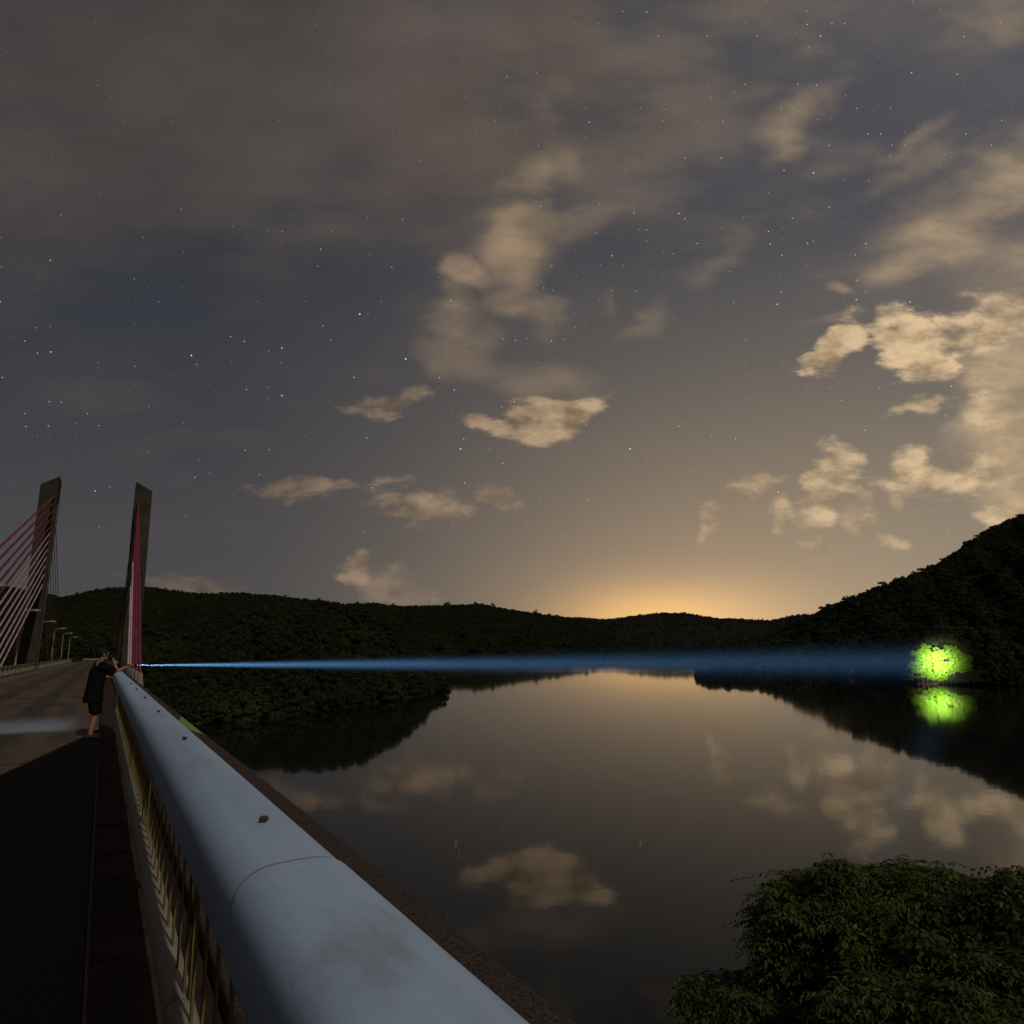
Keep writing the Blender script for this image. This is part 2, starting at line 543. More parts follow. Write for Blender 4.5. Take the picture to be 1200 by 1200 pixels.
soft_d = screen([blob(*q, True) for q in SOFT])
cum_d = screen([blob(*q, False) for q in CUM])
mid_d = g.m("MULTIPLY", screen([blob(*q, True) for q in MID]), g.m("MULTIPLY", g.ss(mid, 0.25, 0.62, 0.60, 1.0), g.ss(fine, 0.30, 0.58, 0.66, 1.0)))
# thin high veil everywhere, also behind the camera
veil = g.m("MULTIPLY", g.ss(big, 0.46, 0.78), 0.20)
veil_b = g.ss(g.noise(D, 1.8, 5.0, 0.6).outputs[0], 0.40, 0.68, 0.0, 0.9)
soft_d = g.m("ADD", g.m("MULTIPLY", soft_d, infront), g.m("MULTIPLY", veil_b, g.m("SUBTRACT", 1.0, infront)))
soft_d = g.m("MAXIMUM", soft_d, veil)
cum_d = g.m("MULTIPLY", cum_d, infront)
mid_d = g.m("MULTIPLY", mid_d, infront)

# clear-sky base: dark blue grey at upper left, warm grey to the right and towards the glow
right = g.ss(SX, 2.0, 12.5, kind="LINEAR")
low = g.ss(SY, 2.5, 7.4, kind="LINEAR")
base = g.mix(g.m("POWER", right, 1.3), (0.0315, 0.0360, 0.0480), (0.090, 0.088, 0.098))
lowc = g.mix(g.ss(SX, 2.0, 11.0), (0.072, 0.068, 0.070), (0.335, 0.268, 0.182))
base = g.mix(g.m("POWER", low, 1.2), base, lowc)
glow1 = g.scale((0.47, 0.235, 0.055), gauss(8.0, 7.4, 1.35, 0.55))
glow2 = g.scale((0.14, 0.077, 0.030), gauss(8.2, 7.6, 2.6, 1.8))
glow3 = g.scale((0.20, 0.10, 0.0), gauss(7.55, 7.2, 0.8, 0.28))
base = g.add(g.add(base, glow1), g.add(glow2, glow3))
behind = (0.055, 0.053, 0.053)
base = g.mix(infront, behind, base)

# stars show through wherever the cloud is thin
vor1 = g.new("ShaderNodeTexVoronoi", voronoi_dimensions="2D")
g.put(vor1.inputs["Vector"], P0)
vor1.inputs["Scale"].default_value = 7.0
sep1 = g.new("ShaderNodeSeparateColor")
g.put(sep1.inputs[0], vor1.outputs["Color"])
cluster = g.m("ADD", g.ss(g.noise(P0, 0.55, 2.0, 0.5).outputs[0], 0.38, 0.62, 0.08, 0.34), g.m("MULTIPLY", gauss(7.8, 1.8, 2.2, 1.7), 0.34))
st1 = g.m("MULTIPLY", g.ss(vor1.outputs["Distance"], 0.056, 0.014), g.m("LESS_THAN", sep1.outputs[0], cluster))
st1 = g.m("MULTIPLY", st1, g.m("MULTIPLY_ADD", g.m("POWER", sep1.outputs[1], 5.0), 0.9, 0.10))
vor2 = g.new("ShaderNodeTexVoronoi", voronoi_dimensions="2D")
g.put(vor2.inputs["Vector"], P0)
vor2.inputs["Scale"].default_value = 1.9
sep2 = g.new("ShaderNodeSeparateColor")
g.put(sep2.inputs[0], vor2.outputs["Color"])
st2 = g.m("MULTIPLY", g.ss(vor2.outputs["Distance"], 0.021, 0.005), g.m("LESS_THAN", sep2.outputs[0], 0.36))
st2 = g.m("MULTIPLY", st2, g.m("MULTIPLY_ADD", g.m("POWER", sep2.outputs[1], 2.5), 1.1, 0.25))
stars = g.m("MULTIPLY", g.m("ADD", st1, st2), g.ss(SY, 6.9, 4.6))
stars = g.m("MULTIPLY", stars, infront)
clear = g.m("MULTIPLY", g.m("MULTIPLY", g.m("SUBTRACT", 1.0, mid_d), g.m("SUBTRACT", 1.0, cum_d)), g.ss(soft_d, 0.0, 0.9, 1.0, 0.25))
stars = g.m("MULTIPLY", stars, clear)
star_c = g.scale(g.mix(sep2.outputs[2], (1.0, 0.86, 0.72), (0.80, 0.90, 1.0)), stars)

# clouds: dim brown at left, warm and bright to the right and above the glow
warm = g.m("POWER", g.ss(g.m("MULTIPLY_ADD", SY, 0.25, SX), 3.5, 13.0, kind="LINEAR"), 1.25)
soft_c = g.mix(warm, (0.076, 0.063, 0.057), (0.31, 0.235, 0.168))
cum_c = g.mix(warm, (0.200, 0.135, 0.092), (0.60, 0.435, 0.255))
shade = g.noise(g.xyz(g.m("SUBTRACT", SX, 0.10), g.m("ADD", SY, 0.10), 0.3), 2.2, 5.0, 0.55).outputs[0]
relief = g.m("MULTIPLY_ADD", g.m("SUBTRACT", fine, shade), 2.3, 1.0)
relief = g.m("MINIMUM", g.m("MAXIMUM", relief, 0.6), 1.35)
soft_relief = g.ss(big, 0.3, 0.7, 0.80, 1.22)
# the thick cloud bank at the far right is greyer inside
core = g.m("MULTIPLY", g.ss(cum_d, 0.90, 1.0), g.ss(SX, 10.9, 11.9))
cum_c = g.mix(g.m("MULTIPLY", core, 0.62), cum_c, (0.26, 0.185, 0.105))
sky = g.mix(soft_d, base, g.scale(soft_c, soft_relief))
mid_c = g.mix(warm, (0.240, 0.170, 0.112), (0.46, 0.335, 0.205))
mid_c = g.mix(g.m("MULTIPLY", g.ss(mid_d, 0.86, 0.98), g.ss(SX, 10.9, 11.9)), mid_c, (0.33, 0.245, 0.150))
sky = g.mix(mid_d, sky, g.scale(mid_c, g.ss(mid, 0.3, 0.7, 0.86, 1.14)))
sky = g.mix(cum_d, sky, g.scale(cum_c, relief))
sky = g.add(sky, star_c)
dz = g.dot(D, (0, 0, 1))
sky = g.mix(g.ss(dz, -0.06, -0.01), (0.010, 0.009, 0.008), sky)
# faint physical twilight sky under everything, sun far below the hills
MOON_AZ, MOON_EL = 174.3, 38.0          # clockwise from the bridge axis (+Y)
nis = g.new("ShaderNodeTexSky", sky_type="NISHITA")
nis.sun_disc = False
nis.sun_elevation = rad(MOON_EL)
nis.sun_rotation = rad(MOON_AZ)
sky = g.add(sky, g.scale(nis.outputs[0], 0.0004))
bg = g.new("ShaderNodeBackground")
g.put(bg.inputs[0], sky)
bg.inputs[1].default_value = 1.0
wo = g.new("ShaderNodeOutputWorld")
wt.links.new(bg.outputs[0], wo.inputs[0])

# the moon: low on the right, behind the photographer
ml = bpy.data.lights.new("moon", "SUN")
ml.energy = 1.35
ml.angle = rad(0.6)
ml.color = (1.0, 0.94, 0.86)
mo = bpy.data.objects.new("moon", ml)
COL.objects.link(mo)
md = Vector((math.sin(rad(MOON_AZ)) * math.cos(rad(MOON_EL)), math.cos(rad(MOON_AZ)) * math.cos(rad(MOON_EL)), math.sin(rad(MOON_EL))))
mo.rotation_euler = md.to_track_quat("Z", "Y").to_euler()
mo.location = md * 50

# ------------------------------------------------------------------ water and ground
M_WATER = bpy.data.materials.new("still_lake_water")
M_WATER.use_nodes = True
g = G(M_WATER.node_tree)
b = M_WATER.node_tree.nodes["Principled BSDF"]
b.inputs["Base Color"].default_value = (0.006, 0.0065, 0.006, 1)
b.inputs["IOR"].default_value = 1.29
pos = g.new("ShaderNodeNewGeometry").outputs["Position"]
patch = g.noise(pos, 0.006, 3.0, 0.5).outputs[0]
g.put(b.inputs["Roughness"], g.ss(patch, 0.40, 0.68, 0.035, 0.072))
n1 = g.noise(pos, 0.35, 3.0, 0.5).outputs[0]
n2 = g.noise(pos, 0.03, 2.0, 0.5).outputs[0]
bp = g.new("ShaderNodeBump")
bp.inputs["Strength"].default_value = 0.05
bp.inputs["Distance"].default_value = 0.08
g.put(bp.inputs["Height"], g.m("ADD", n1, g.m("MULTIPLY", n2, 1.5)))
g.put(b.inputs["Normal"], bp.outputs[0])
tag(MB().raw([(-9000, -9000, WATER), (9000, -9000, WATER), (9000, 9000, WATER), (-9000, 9000, WATER)], [(0, 1, 2, 3)])
    .build("water", M_WATER), "dark still lake water mirroring the clouds and the hills", kind="structure")
tag(MB().raw([(-9500, -9500, WATER - 9), (9500, -9500, WATER - 9), (9500, 9500, WATER - 9), (-9500, 9500, WATER - 9)], [(0, 1, 2, 3)])
    .build("ground", M_SOIL), "lake bed and ground under everything", kind="structure")


# ------------------------------------------------------------------ hills
rng = np.random.default_rng(7)


def interp(tab, x):
    xs = [r[0] for r in tab]
    return [float(np.interp(x, xs, [r[k] for r in tab])) for k in range(1, len(tab[0]))]


def bumps(x, seed, oct=4, base=0.02):
    v = 0.0
    for o in range(oct):
        f = base * 2 ** o
        v += math.sin(x * f * 6.283 + seed * 1.7 + o * 2.1) / (1.7 ** o)
    return v


HILLS = {}


def hill(name, label, tab, tree_h, nu=90, nv=26, power=0.9, rough=0.06, seed=1):
    """tab rows: x, shore distance (m), ridge y (pixels, tree tops), ridge distance (m)"""
    xs = np.linspace(tab[0][0], tab[-1][0], nu)
    rows = []
    for i, x in enumerate(xs):
        ds, yr, dr = interp(tab, x)
        kc = math.hypot(1.0, (x - 600.0) / 886.0)     # the table holds depths along the view axis
        ds, dr = ds * kc, dr * kc
        top = point_at(x, yr, dr)
        zr = max(top.z - tree_h, WATER + 0.5)
        d0 = ray(x, 700)
        az = math.atan2(d0.x, d0.y)
        col = []
        for j in range(nv + 8):
            if j <= nv:
                u = j / nv
                dist = ds - 6 + (dr - ds + 6) * u
                w = u ** power
                z = WATER - 1.2 + (zr - WATER + 1.2) * (w * (1.0 - 0.18 * math.sin(math.pi * u)))
                z += (zr - WATER) * rough * math.sin(math.pi * u) * (bumps(x * 0.9 + dist * 0.23, seed) * 0.7 + bumps(dist * 0.8 - x * 0.3, seed + 3) * 0.5)
                z = max(z, WATER - 1.2 + 2.0 * min(u * 8, 1.0))
            else:
                u = (j - nv) / 8
                dist = dr + (0.55 * dr) * u
                z = zr + (WATER - 4 - zr) * u ** 1.2
            col.append((math.sin(az) * dist, math.cos(az) * dist, z))
        rows.append(col)
    n = nv + 9
    V = np.array(rows).reshape(-1, 3)
    F = [(i * n + j, (i + 1) * n + j, (i + 1) * n + j + 1, i * n + j + 1) for i in range(nu - 1) for j in range(n - 1)]
    o = np_object(name, V, F, M_SOIL, smooth=True)
    o.data.materials.append(M_EARTH)
    fi = np.zeros(len(F), np.int32)
    for i in range(nu - 1):
        for j in (0,):
            fi[i * (n - 1) + j] = 1 if name in ("hill_left_bank", "hill_right") else 0
    o.data.polygons.foreach_set("material_index", fi)
    o.data.validate()
    o.data.update()
    tag(o, label, kind="structure")
    HILLS[name] = (np.array(rows), nv)
    return o, np.array(rows), nv


def crown_mesh(rng, R, H, nlobe, nleaf, leaf, down=0.0, aspect=1.0):
    """many small leaf faces spread over uneven lobes; returns verts, quads"""
    lob = []
    for k in range(nlobe):
        a = rng.uniform(0, 2 * math.pi)
        u = rng.uniform(0.0, 1.0)
        rr = R * (0.25 + 0.6 * math.sqrt(rng.uniform(0, 1))) * (1.0 - 0.55 * u ** 1.5)
        lob.append((rr * math.cos(a), rr * math.sin(a), H * (0.18 + 0.70 * u), R * rng.uniform(0.26, 0.46)))
    lob = np.array(lob)
    idx = rng.integers(0, nlobe, nleaf)
    dirs = rng.normal(size=(nleaf, 3))
    dirs[:, 2] = np.abs(dirs[:, 2]) * 0.9 - 0.25
    dirs /= np.linalg.norm(dirs, axis=1)[:, None]
    rad_ = rng.uniform(0.55, 1.12, nleaf) ** 0.6
    c = lob[idx, :3] + dirs * (lob[idx, 3] * rad_)[:, None] * np.array([1, 1, 0.8])
    nrm = dirs + rng.normal(size=(nleaf, 3)) * 0.55
    nrm /= np.linalg.norm(nrm, axis=1)[:, None]
    t = np.cross(nrm, rng.normal(size=(nleaf, 3)))
    t /= np.linalg.norm(t, axis=1)[:, None]
    bt = np.cross(nrm, t)
    s = leaf * rng.uniform(0.55, 1.25, nleaf)[:, None]
    w = s * aspect
    v = np.stack([c - t * s, c - bt * w * 0.6, c + t * s - nrm * s * 0.25, c + bt * w * 0.6], 1).reshape(-1, 3)
    v[:, 2] -= down
    f = np.arange(nleaf * 4).reshape(-1, 4)
    return v, f


BUSH = ground_at(1098, 801)


def forest(name, label, hillname, spacing, size, parent_protos, u_range=(0.02, 1.08), seed=3, jitter=0.9, xr=(0, 1)):
    """a wood that nobody could count: one object of tree crowns standing on the hill"""
    rows, nv = HILLS[hillname]
    r = np.random.default_rng(seed)
    nu = rows.shape[0]
    pts, scl, rot, pick = [], [], [], []
    for i in range(int(nu * xr[0]), int((nu - 1) * xr[1])):
        for j in range(0, nv + 3):
            a, b_, c, d = rows[i, j], rows[i + 1, j], rows[i + 1, j + 1], rows[i, j + 1]
            area = 0.5 * np.linalg.norm(np.cross(c - a, d - b_))
            n = r.poisson(area / spacing ** 2)
            for _ in range(n):
                p, q = r.uniform(), r.uniform()
                P = (a * (1 - p) + b_ * p) * (1 - q) + (d * (1 - p) + c * p) * q
                if P[2] < WATER - 0.3 or math.hypot(P[0] - BUSH.x, P[1] - BUSH.y) < 20.0:
                    continue
                pts.append(P - np.array([0, 0, 0.4]))
                sc = size * r.lognormal(0.0, 0.16)
                if r.uniform() < (0.02 if hillname != "hill_middle" else 0.012):
                    sc *= 1.3 if hillname != "hill_middle" else 1.9
                scl.append(sc)
                rot.append(r.uniform(0, 6.283))
                pick.append(r.integers(0, len(parent_protos)))
    me = bpy.data.meshes.new(name)
    me.vertices.add(len(pts))
    me.vertices.foreach_set("co", np.asarray(pts, np.float32).ravel())
    for an, dt, arr in (("scl", "FLOAT", np.array(scl, np.float32)), ("rot", "FLOAT", np.array(rot, np.float32)), ("pick", "INT", np.array(pick, np.int32))):
        at = me.attributes.new(an, dt, "POINT")
        at.data.foreach_set("value", arr)
    o = bpy.data.objects.new(name, me)
    COL.objects.link(o)
    ng = bpy.data.node_groups.new(name + "_scatter", "GeometryNodeTree")
    ng.interface.new_socket("Geometry", in_out="INPUT", socket_type="NodeSocketGeometry")
    ng.interface.new_socket("Geometry", in_out="OUTPUT", socket_type="NodeSocketGeometry")
    N, L = ng.nodes, ng.links
    gi, go = N.new("NodeGroupInput"), N.new("NodeGroupOutput")
    g2i = N.new("GeometryNodeGeometryToInstance")
    for pr in reversed(parent_protos):
        oi = N.new("GeometryNodeObjectInfo")
        oi.inputs["Object"].default_value = pr
        oi.transform_space = "ORIGINAL"
        L.new(oi.outputs["Geometry"], g2i.inputs[0])
    iop = N.new("GeometryNodeInstanceOnPoints")
    L.new(gi.outputs[0], iop.inputs["Points"])
    L.new(g2i.outputs[0], iop.inputs["Instance"])
    iop.inputs["Pick Instance"].default_value = True

    def attr(nm, dt):
        a = N.new("GeometryNodeInputNamedAttribute")
        a.data_type = dt
        a.inputs["Name"].default_value = nm
        return a.outputs["Attribute"]

    L.new(attr("pick", "INT"), iop.inputs["Instance Index"])
    L.new(attr("scl", "FLOAT"), iop.inputs["Scale"])
    cx = N.new("ShaderNodeCombineXYZ")
    L.new(attr("rot", "FLOAT"), cx.inputs[2])
    L.new(cx.outputs[0], iop.inputs["Rotation"])
    L.new(iop.outputs[0], go.inputs[0])
    md_ = o.modifiers.new("scatter", "NODES")
    md_.node_group = ng
    tag(o, label, "forest", kind="stuff")
    return o, len(pts)


F2 = FPX  # only for readability
hill("hill_left_bank", "forested left bank sloping down to the lake", [
    (-260, 130, 735, 300), (0, 150, 736, 310), (120, 160, 732, 308), (245, 168, 722, 302), (300, 177, 711, 298), (355, 190, 702, 298),
    (400, 205, 705, 300), (440, 222, 715, 302), (475, 236, 735, 304), (500, 250, 761, 302), (512, 264, 786, 298), (520, 274, 804, 292)], 4.5, 110, 26, 0.85, 0.10, 1)
hill("hill_far_left", "tall wooded hill behind the bridge", [
    (-260, 480, 668, 1300), (0, 480, 684, 1300), (40, 480, 692, 1300), (75, 480, 699, 1300), (100, 480, 691, 1300), (130, 480, 687, 1300), (165, 480, 685, 1300),
    (200, 480, 690, 1300), (240, 480, 694, 1300), (280, 480, 693, 1300), (330, 480, 697, 1300), (400, 480, 706, 1280), (470, 500, 722, 1200)], 7.0, 100, 20, 0.9, 0.05, 2)
hill("hill_middle", "long dark hill across the middle of the lake", [
    (360, 520, 708, 1500), (440, 540, 705, 1500), (470, 560, 709, 1500), (520, 575, 708, 1500), (560, 585, 706, 1520), (600, 600, 713, 1560), (640, 610, 719, 1600),
    (667, 625, 722, 1600), (717, 645, 732, 1600), (767, 680, 757, 1560), (795, 720, 770, 1300), (806, 760, 778, 1200)], 7.0, 110, 20, 0.9, 0.05, 3)
hill("hill_valley_end", "distant rounded hill under the glow", [
    (590, 1120, 726, 1900), (640, 1120, 724, 1900), (673, 1120, 722, 1900), (713, 1120, 724, 1900), (767, 1120, 717, 1900), (800, 1130, 716, 1900), (833, 1150, 722, 1900),
    (863, 1180, 729, 1900), (900, 1200, 737, 1900), (950, 1200, 746, 1900), (1000, 1200, 752, 1900)], 9.0, 100, 16, 0.9, 0.05, 4)
hill("hill_horizon", "faint farthest hill on the horizon", [
    (760, 2900, 730, 4200), (847, 2900, 725, 4200), (900, 2900, 728, 4200), (935, 2900, 720, 4200), (1000, 2900, 722, 4200)], 9.0, 60, 12, 0.9, 0.04, 5)
hill("hill_right", "steep dark wooded hill on the right shore", [
    (816, 462, 757, 490), (824, 456, 754, 495), (840, 448, 753, 500), (880, 430, 751, 505), (900, 418, 746, 510), (917, 410, 734, 515), (950, 395, 718, 505), (1000, 368, 698, 492), (1047, 340, 678, 500),
    (1083, 312, 668, 520), (1127, 300, 644, 590), (1167, 300, 618, 670), (1200, 300, 604, 725), (1300, 280, 562, 740), (1500, 240, 520, 700)], 6.0, 140, 26, 0.85, 0.06, 6)

# prototype crowns stand in the left wood themselves and are repeated by the scatter
prot = []
for k in range(4):
    v, f = crown_mesh(np.random.default_rng(20 + k), 0.55, 1.05, 16, 2400, 0.050, 0.10)
    prot.append((v, f))
pobjs = []
anchor = HILLS["hill_left_bank"][0]
for k, (v, f) in enumerate(prot):
    o = np_object("tree_crown", v, f, M_FOREST)
    p = anchor[40 + 6 * k, 14]
    o.location = (p[0], p[1], p[2] - 0.5)
    o.scale = (8, 8, 8)
    pobjs.append(o)
far_objs = []
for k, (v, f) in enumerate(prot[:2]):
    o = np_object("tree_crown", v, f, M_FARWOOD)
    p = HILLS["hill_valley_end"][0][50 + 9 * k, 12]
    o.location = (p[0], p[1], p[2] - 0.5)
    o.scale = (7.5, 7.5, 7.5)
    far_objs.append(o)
W1, n1_ = forest("forest_left_bank", "dense moonlit wood covering the left bank", "hill_left_bank", 3.2, 4.6, pobjs, seed=11)
W2, n2_ = forest("forest_far_left", "dark wood on the tall hill behind the bridge", "hill_far_left", 6.0, 6.0, pobjs, seed=12)
W3, n3_ = forest("forest_middle", "dark wood on the long hill across the lake", "hill_middle", 6.0, 5.8, pobjs, seed=13)
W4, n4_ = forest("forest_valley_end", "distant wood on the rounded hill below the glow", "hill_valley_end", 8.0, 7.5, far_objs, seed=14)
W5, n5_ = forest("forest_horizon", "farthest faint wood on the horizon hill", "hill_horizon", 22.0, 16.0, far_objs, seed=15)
W6, n6_ = forest("forest_right", "black wood climbing the steep right hill", "hill_right", 4.2, 6.2, pobjs, seed=16)
for o in pobjs:
    keep(o, W1)
for o in far_objs:
    keep(o, W4)
print("trees", n1_, n2_, n3_, n4_, n5_, n6_)

# ------------------------------------------------------------------ single trees
def limb_tube(mb, a, b_, r0, r1, rng_, n=5, wob=0.15):
    a, b_ = Vector(a), Vector(b_)
    L = (b_ - a).length
    pts, rs = [], []
    for i in range(n + 1):
        u = i / n
        w = math.sin(math.pi * u) * wob * L
        pts.append(a.lerp(b_, u) + Vector((rng_.normal() * w * 0.4, rng_.normal() * w * 0.4, w * 0.3)))
        rs.append(r0 + (r1 - r0) * u)
    mb.tube(pts, rs, 8)


def spray_leaves(rng_, tips, n_per, leaf, spread):
    """drooping pinnate sprays: every spray is a rachis with pairs of narrow leaflets"""
    V, F = [], []
    k = 0
    for tip in tips:
        for _ in range(n_per):
            c = np.array(tip) + rng_.normal(size=3) * spread * np.array([1, 1, 0.7])
            a = rng_.uniform(0, 6.283)
            out = np.array([math.cos(a), math.sin(a), rng_.uniform(-0.25, 0.45)])
            out /= np.linalg.norm(out)
            ln = leaf * rng_.uniform(2.2, 3.8)
            side = np.cross(out, [0, 0, 1.0])
            side /= np.linalg.norm(side)
            pairs = 5
            for i in range(pairs + 1):
                u = (i + 0.3) / (pairs + 0.3)
                p = c + out * ln * u + np.array([0, 0, -0.45 * ln * u * u])
                for sg in ((-1, 1) if i < pairs else (0,)):
                    d = side * sg * 0.85 + out * 0.55 + np.array([0, 0, -0.35 - 0.3 * u]) + rng_.normal(size=3) * 0.16
                    if sg == 0:
                        d = out + np.array([0, 0, -0.7])
                    d /= np.linalg.norm(d)
                    w = np.cross(d, [0, 0, 1.0] + rng_.normal(size=3) * 0.35)
                    w /= np.linalg.norm(w)
                    l = leaf * rng_.uniform(0.75, 1.2) * (1.0 - 0.3 * u)
                    q = [p, p + d * l * 0.45 + w * l * 0.20, p + d * l + np.array([0, 0, -0.08 * l]), p + d * l * 0.45 - w * l * 0.20]
                    V += q
                    F.append((k, k + 1, k + 2, k + 3))
                    k += 4
    return np.array(V), np.array(F)


def broadleaf(base, top_z, R, seed, label, nl=70, per=16, leaf=0.2, group=None):
    r = np.random.default_rng(seed)
    base = Vector(base)
    H = top_z - base.z
    root = empty("broadleaf_tree", base)
    tag(root, label, "tree", group)
    mb = MB()
    fork = base + Vector((r.normal() * 0.3, r.normal() * 0.3, H * 0.38))
    limb_tube(mb, base, fork, 0.26, 0.18, r, 6, 0.06)
    tips = []
    for k in range(9):
        a = 2 * math.pi * k / 9 + r.uniform(-0.3, 0.3)
        rr = R * r.uniform(0.35, 0.72)
        e = fork + Vector((math.cos(a) * rr, math.sin(a) * rr, H * r.uniform(0.18, 0.45)))
        limb_tube(mb, fork, e, 0.12, 0.045, r, 5, 0.12)
        for q in range(4):
            e2 = e + Vector((r.normal() * R * 0.24, r.normal() * R * 0.24, r.uniform(-0.02, 0.16) * H))
            limb_tube(mb, e, e2, 0.045, 0.015, r, 3, 0.12)
            tips.append(tuple(e2))
    mb.build("trunk", M_BARK, root, True)
    pts = []
    nlobes = max(9, int(R * 4.2))
    for k in range(nlobes):                            # lumpy crown: many lobes, each a cap of sprays
        a = 2.4 * k + r.uniform(-0.4, 0.4)
        u = math.sqrt((k + 0.5) / nlobes) * 0.92
        lr = R * r.uniform(0.20, 0.34)
        dome = math.sqrt(max(0.0, 1 - u * u * 0.96))
        c = np.array([base.x + R * u * math.cos(a), base.y + R * u * math.sin(a), base.z + H * (0.40 + 0.52 * dome ** 0.8) - lr * 0.75 + r.normal() * 0.06 * H])
        for q in range(max(6, int(nl / nlobes * 1.6))):
            dv = r.normal(size=3)
            dv[2] = abs(dv[2]) * 0.9 - 0.3
            dv /= np.linalg.norm(dv)
            pts.append(tuple(c + dv * lr * r.uniform(0.75, 1.08)))
    for k in range(nl // 3):
        a = r.uniform(0, 6.283)
        u = r.uniform(0.3, 1.0)
        pts.append((base.x + R * u * math.cos(a), base.y + R * u * math.sin(a), base.z + H * r.uniform(0.28, 0.55)))
    V, F = spray_leaves(r, pts + tips, per, leaf, R * 0.05)
    np_object("crown", V, F, M_LEAF, root)
    return root


# near bank under the foreground trees
def bank():
    V, F = [], []
    nu, nv = 26, 20
    for i in range(nu):
        for j in range(nv):
            x = 6 + 60 * i / (nu - 1)
            y = -30 + 62 * j / (nv - 1)
            c = math.hypot((x - 34) / 24, (y - 2) / 27)
            z = WATER - 2 + 5.5 * max(0.0, 1 - c ** 2) + 0.35 * bumps(x * 2.0 + y, 2) * max(0.0, 1 - c)
            V.append((x, y, z))
    for i in range(nu - 1):
        for j in range(nv - 1):
            F.append((i * nv + j, (i + 1) * nv + j, (i + 1) * nv + j + 1, i * nv + j + 1))
    tag(np_object("bank", V, F, M_SOIL, smooth=True), "low dark bank below the bridge on the right", kind="structure")


bank()
for (px, py, d, R, base_z, sd, lab) in (
        (1032, 1010, 36, 5.0, -15.6, 31, "broad dark tree with drooping leaflets, tallest crown on the near bank"),
        (1235, 1012, 34, 4.8, -15.2, 32, "leafy dark tree cut by the edge of the frame, behind the broad tree"),
        (1120, 1120, 29, 3.6, -15.3, 33, "lower bushy tree in front of the two taller leafy trees on the near bank"),
        (898, 1135, 33, 3.1, -15.8, 34, "small low tree leaning over the water at the side of the broad dark tree")):
    p = point_at(px, py, d)
    broadleaf((p.x, p.y, base_z), p.z, R, sd, lab, 190 if R > 4 else 120, 24, 0.33, "trees on the near bank")

# bush at the water's edge, caught by the torch
bp0 = BUSH.copy()
bushd = math.hypot(bp0.x, bp0.y)
root = empty("shore_bush", (bp0.x, bp0.y, WATER))
tag(root, "rounded leafy bush at the water's edge lit bright yellow green by the torch", "bush")
r = np.random.default_rng(77)
lat = RGT.copy()
away = Vector((bp0.x, bp0.y, 0)).normalized()
V_, F_ = [], []
off = 0
for k in range(64):
    u = r.uniform(-1, 1)
    h = r.uniform(0, 1)
    c = Vector((bp0.x, bp0.y, WATER)) + lat * (u * 12.0 + 1.5) + away * (-3.0 + 9 * h + 2.2 * u * u) + Vector((0, 0, 0.6 + h * 14.0 * (1 - 0.45 * u * u)))
    v, f = crown_mesh(r, r.uniform(2.2, 3.6), r.uniform(3.5, 5.5), 7, 300, 0.42, 0.8)
    V_.append(v + np.array(c))
    F_.append(f + off)
    off += len(v)
np_object("crown", np.concatenate(V_), np.concatenate(F_), M_SHORE, root)
mb = MB()
for k in range(12):
    a = Vector((bp0.x, bp0.y, WATER - 0.3)) + lat * r.uniform(-8, 8) + away * r.uniform(-1.0, 2)
    limb_tube(mb, a, a + lat * r.uniform(-1.5, 1.5) + away * 3 + Vector((0, 0, r.uniform(3, 7))), 0.18, 0.05, r)
mb.build("trunk", M_BARK, root, True)
# a strip of bare earth at the foot of the bush
V, F = [], []
for i in range(25):
    u = -1 + 2 * i / 24
    for j, (dd, zz) in enumerate(((-1.2, -0.35), (-0.3, 0.2), (1.2, 0.5), (3.5, 0.6))):
        p = Vector((bp0.x, bp0.y, WATER)) + lat * (u * 12 + 4) + away * (dd - 4.6 + 2.4 * u * u + 0.5 * math.sin(i * 2.3) - 0.6) + Vector((0, 0, zz * (1 - 0.5 * abs(u)) + 0.1 * math.sin(i * 1.9)))
        V.append(p)
F = [(i * 4 + j, (i + 1) * 4 + j, (i + 1) * 4 + j + 1, i * 4 + j + 1) for i in range(24) for j in range(3)]
tag(np_object("shore", V, F, M_EARTH, smooth=True), "strip of bare earth along the waterline under the lit bush", kind="structure")

# ------------------------------------------------------------------ bridge
S0, S1 = -6.0, 212.0
TL, TR = -7.0, 1.83
bridge = empty("cable_stayed_bridge", B(0, 0, -1.0))
tag(bridge, "concrete cable stayed bridge with two slanted-top pylons and red and pale cables", "bridge")


def strip(name, t0, t1, h0, h1, mat, parent=None, sa=S0, sb=S1, bevel=0.0, n=1):
    mb_ = MB()
    poly = [(t0, 0, h0), (t1, 0, h0), (t1, 0, h1), (t0, 0, h1)]
    mb_.prism(poly, B(0, sa, 0), B(0, sb, 0))
    return mb_.build(name, mat, parent, bevel=bevel)


strip("deck_slab", TL, 1.74, -1.3, -0.13, M_CONC, bridge)
# road surface, paler far ahead, the shadow near the camera painted dark
SHADE_END = 15.6
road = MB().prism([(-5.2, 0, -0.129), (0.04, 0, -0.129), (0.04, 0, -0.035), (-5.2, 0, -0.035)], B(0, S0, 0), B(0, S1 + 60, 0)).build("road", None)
road.data.materials.append(None)
tag(road, "bridge roadway, the near shadow painted dark into its surface, paler farther on", kind="structure")
rm = bpy.data.materials.new("bridge_road_surface")
rm.use_nodes = True
g = G(rm.node_tree)
b = rm.node_tree.nodes["Principled BSDF"]
co = g.new("ShaderNodeTexCoord").outputs["Object"]
sp = g.new("ShaderNodeSeparateXYZ")
g.put(sp.inputs[0], co)
X_, Y_ = sp.outputs[0], sp.outputs[1]
fn = g.noise(co, 70.0, 4, 0.65).outputs[0]
mp = g.new("ShaderNodeMapping")
mp.inputs["Scale"].default_value = (1.2, 0.18, 1)
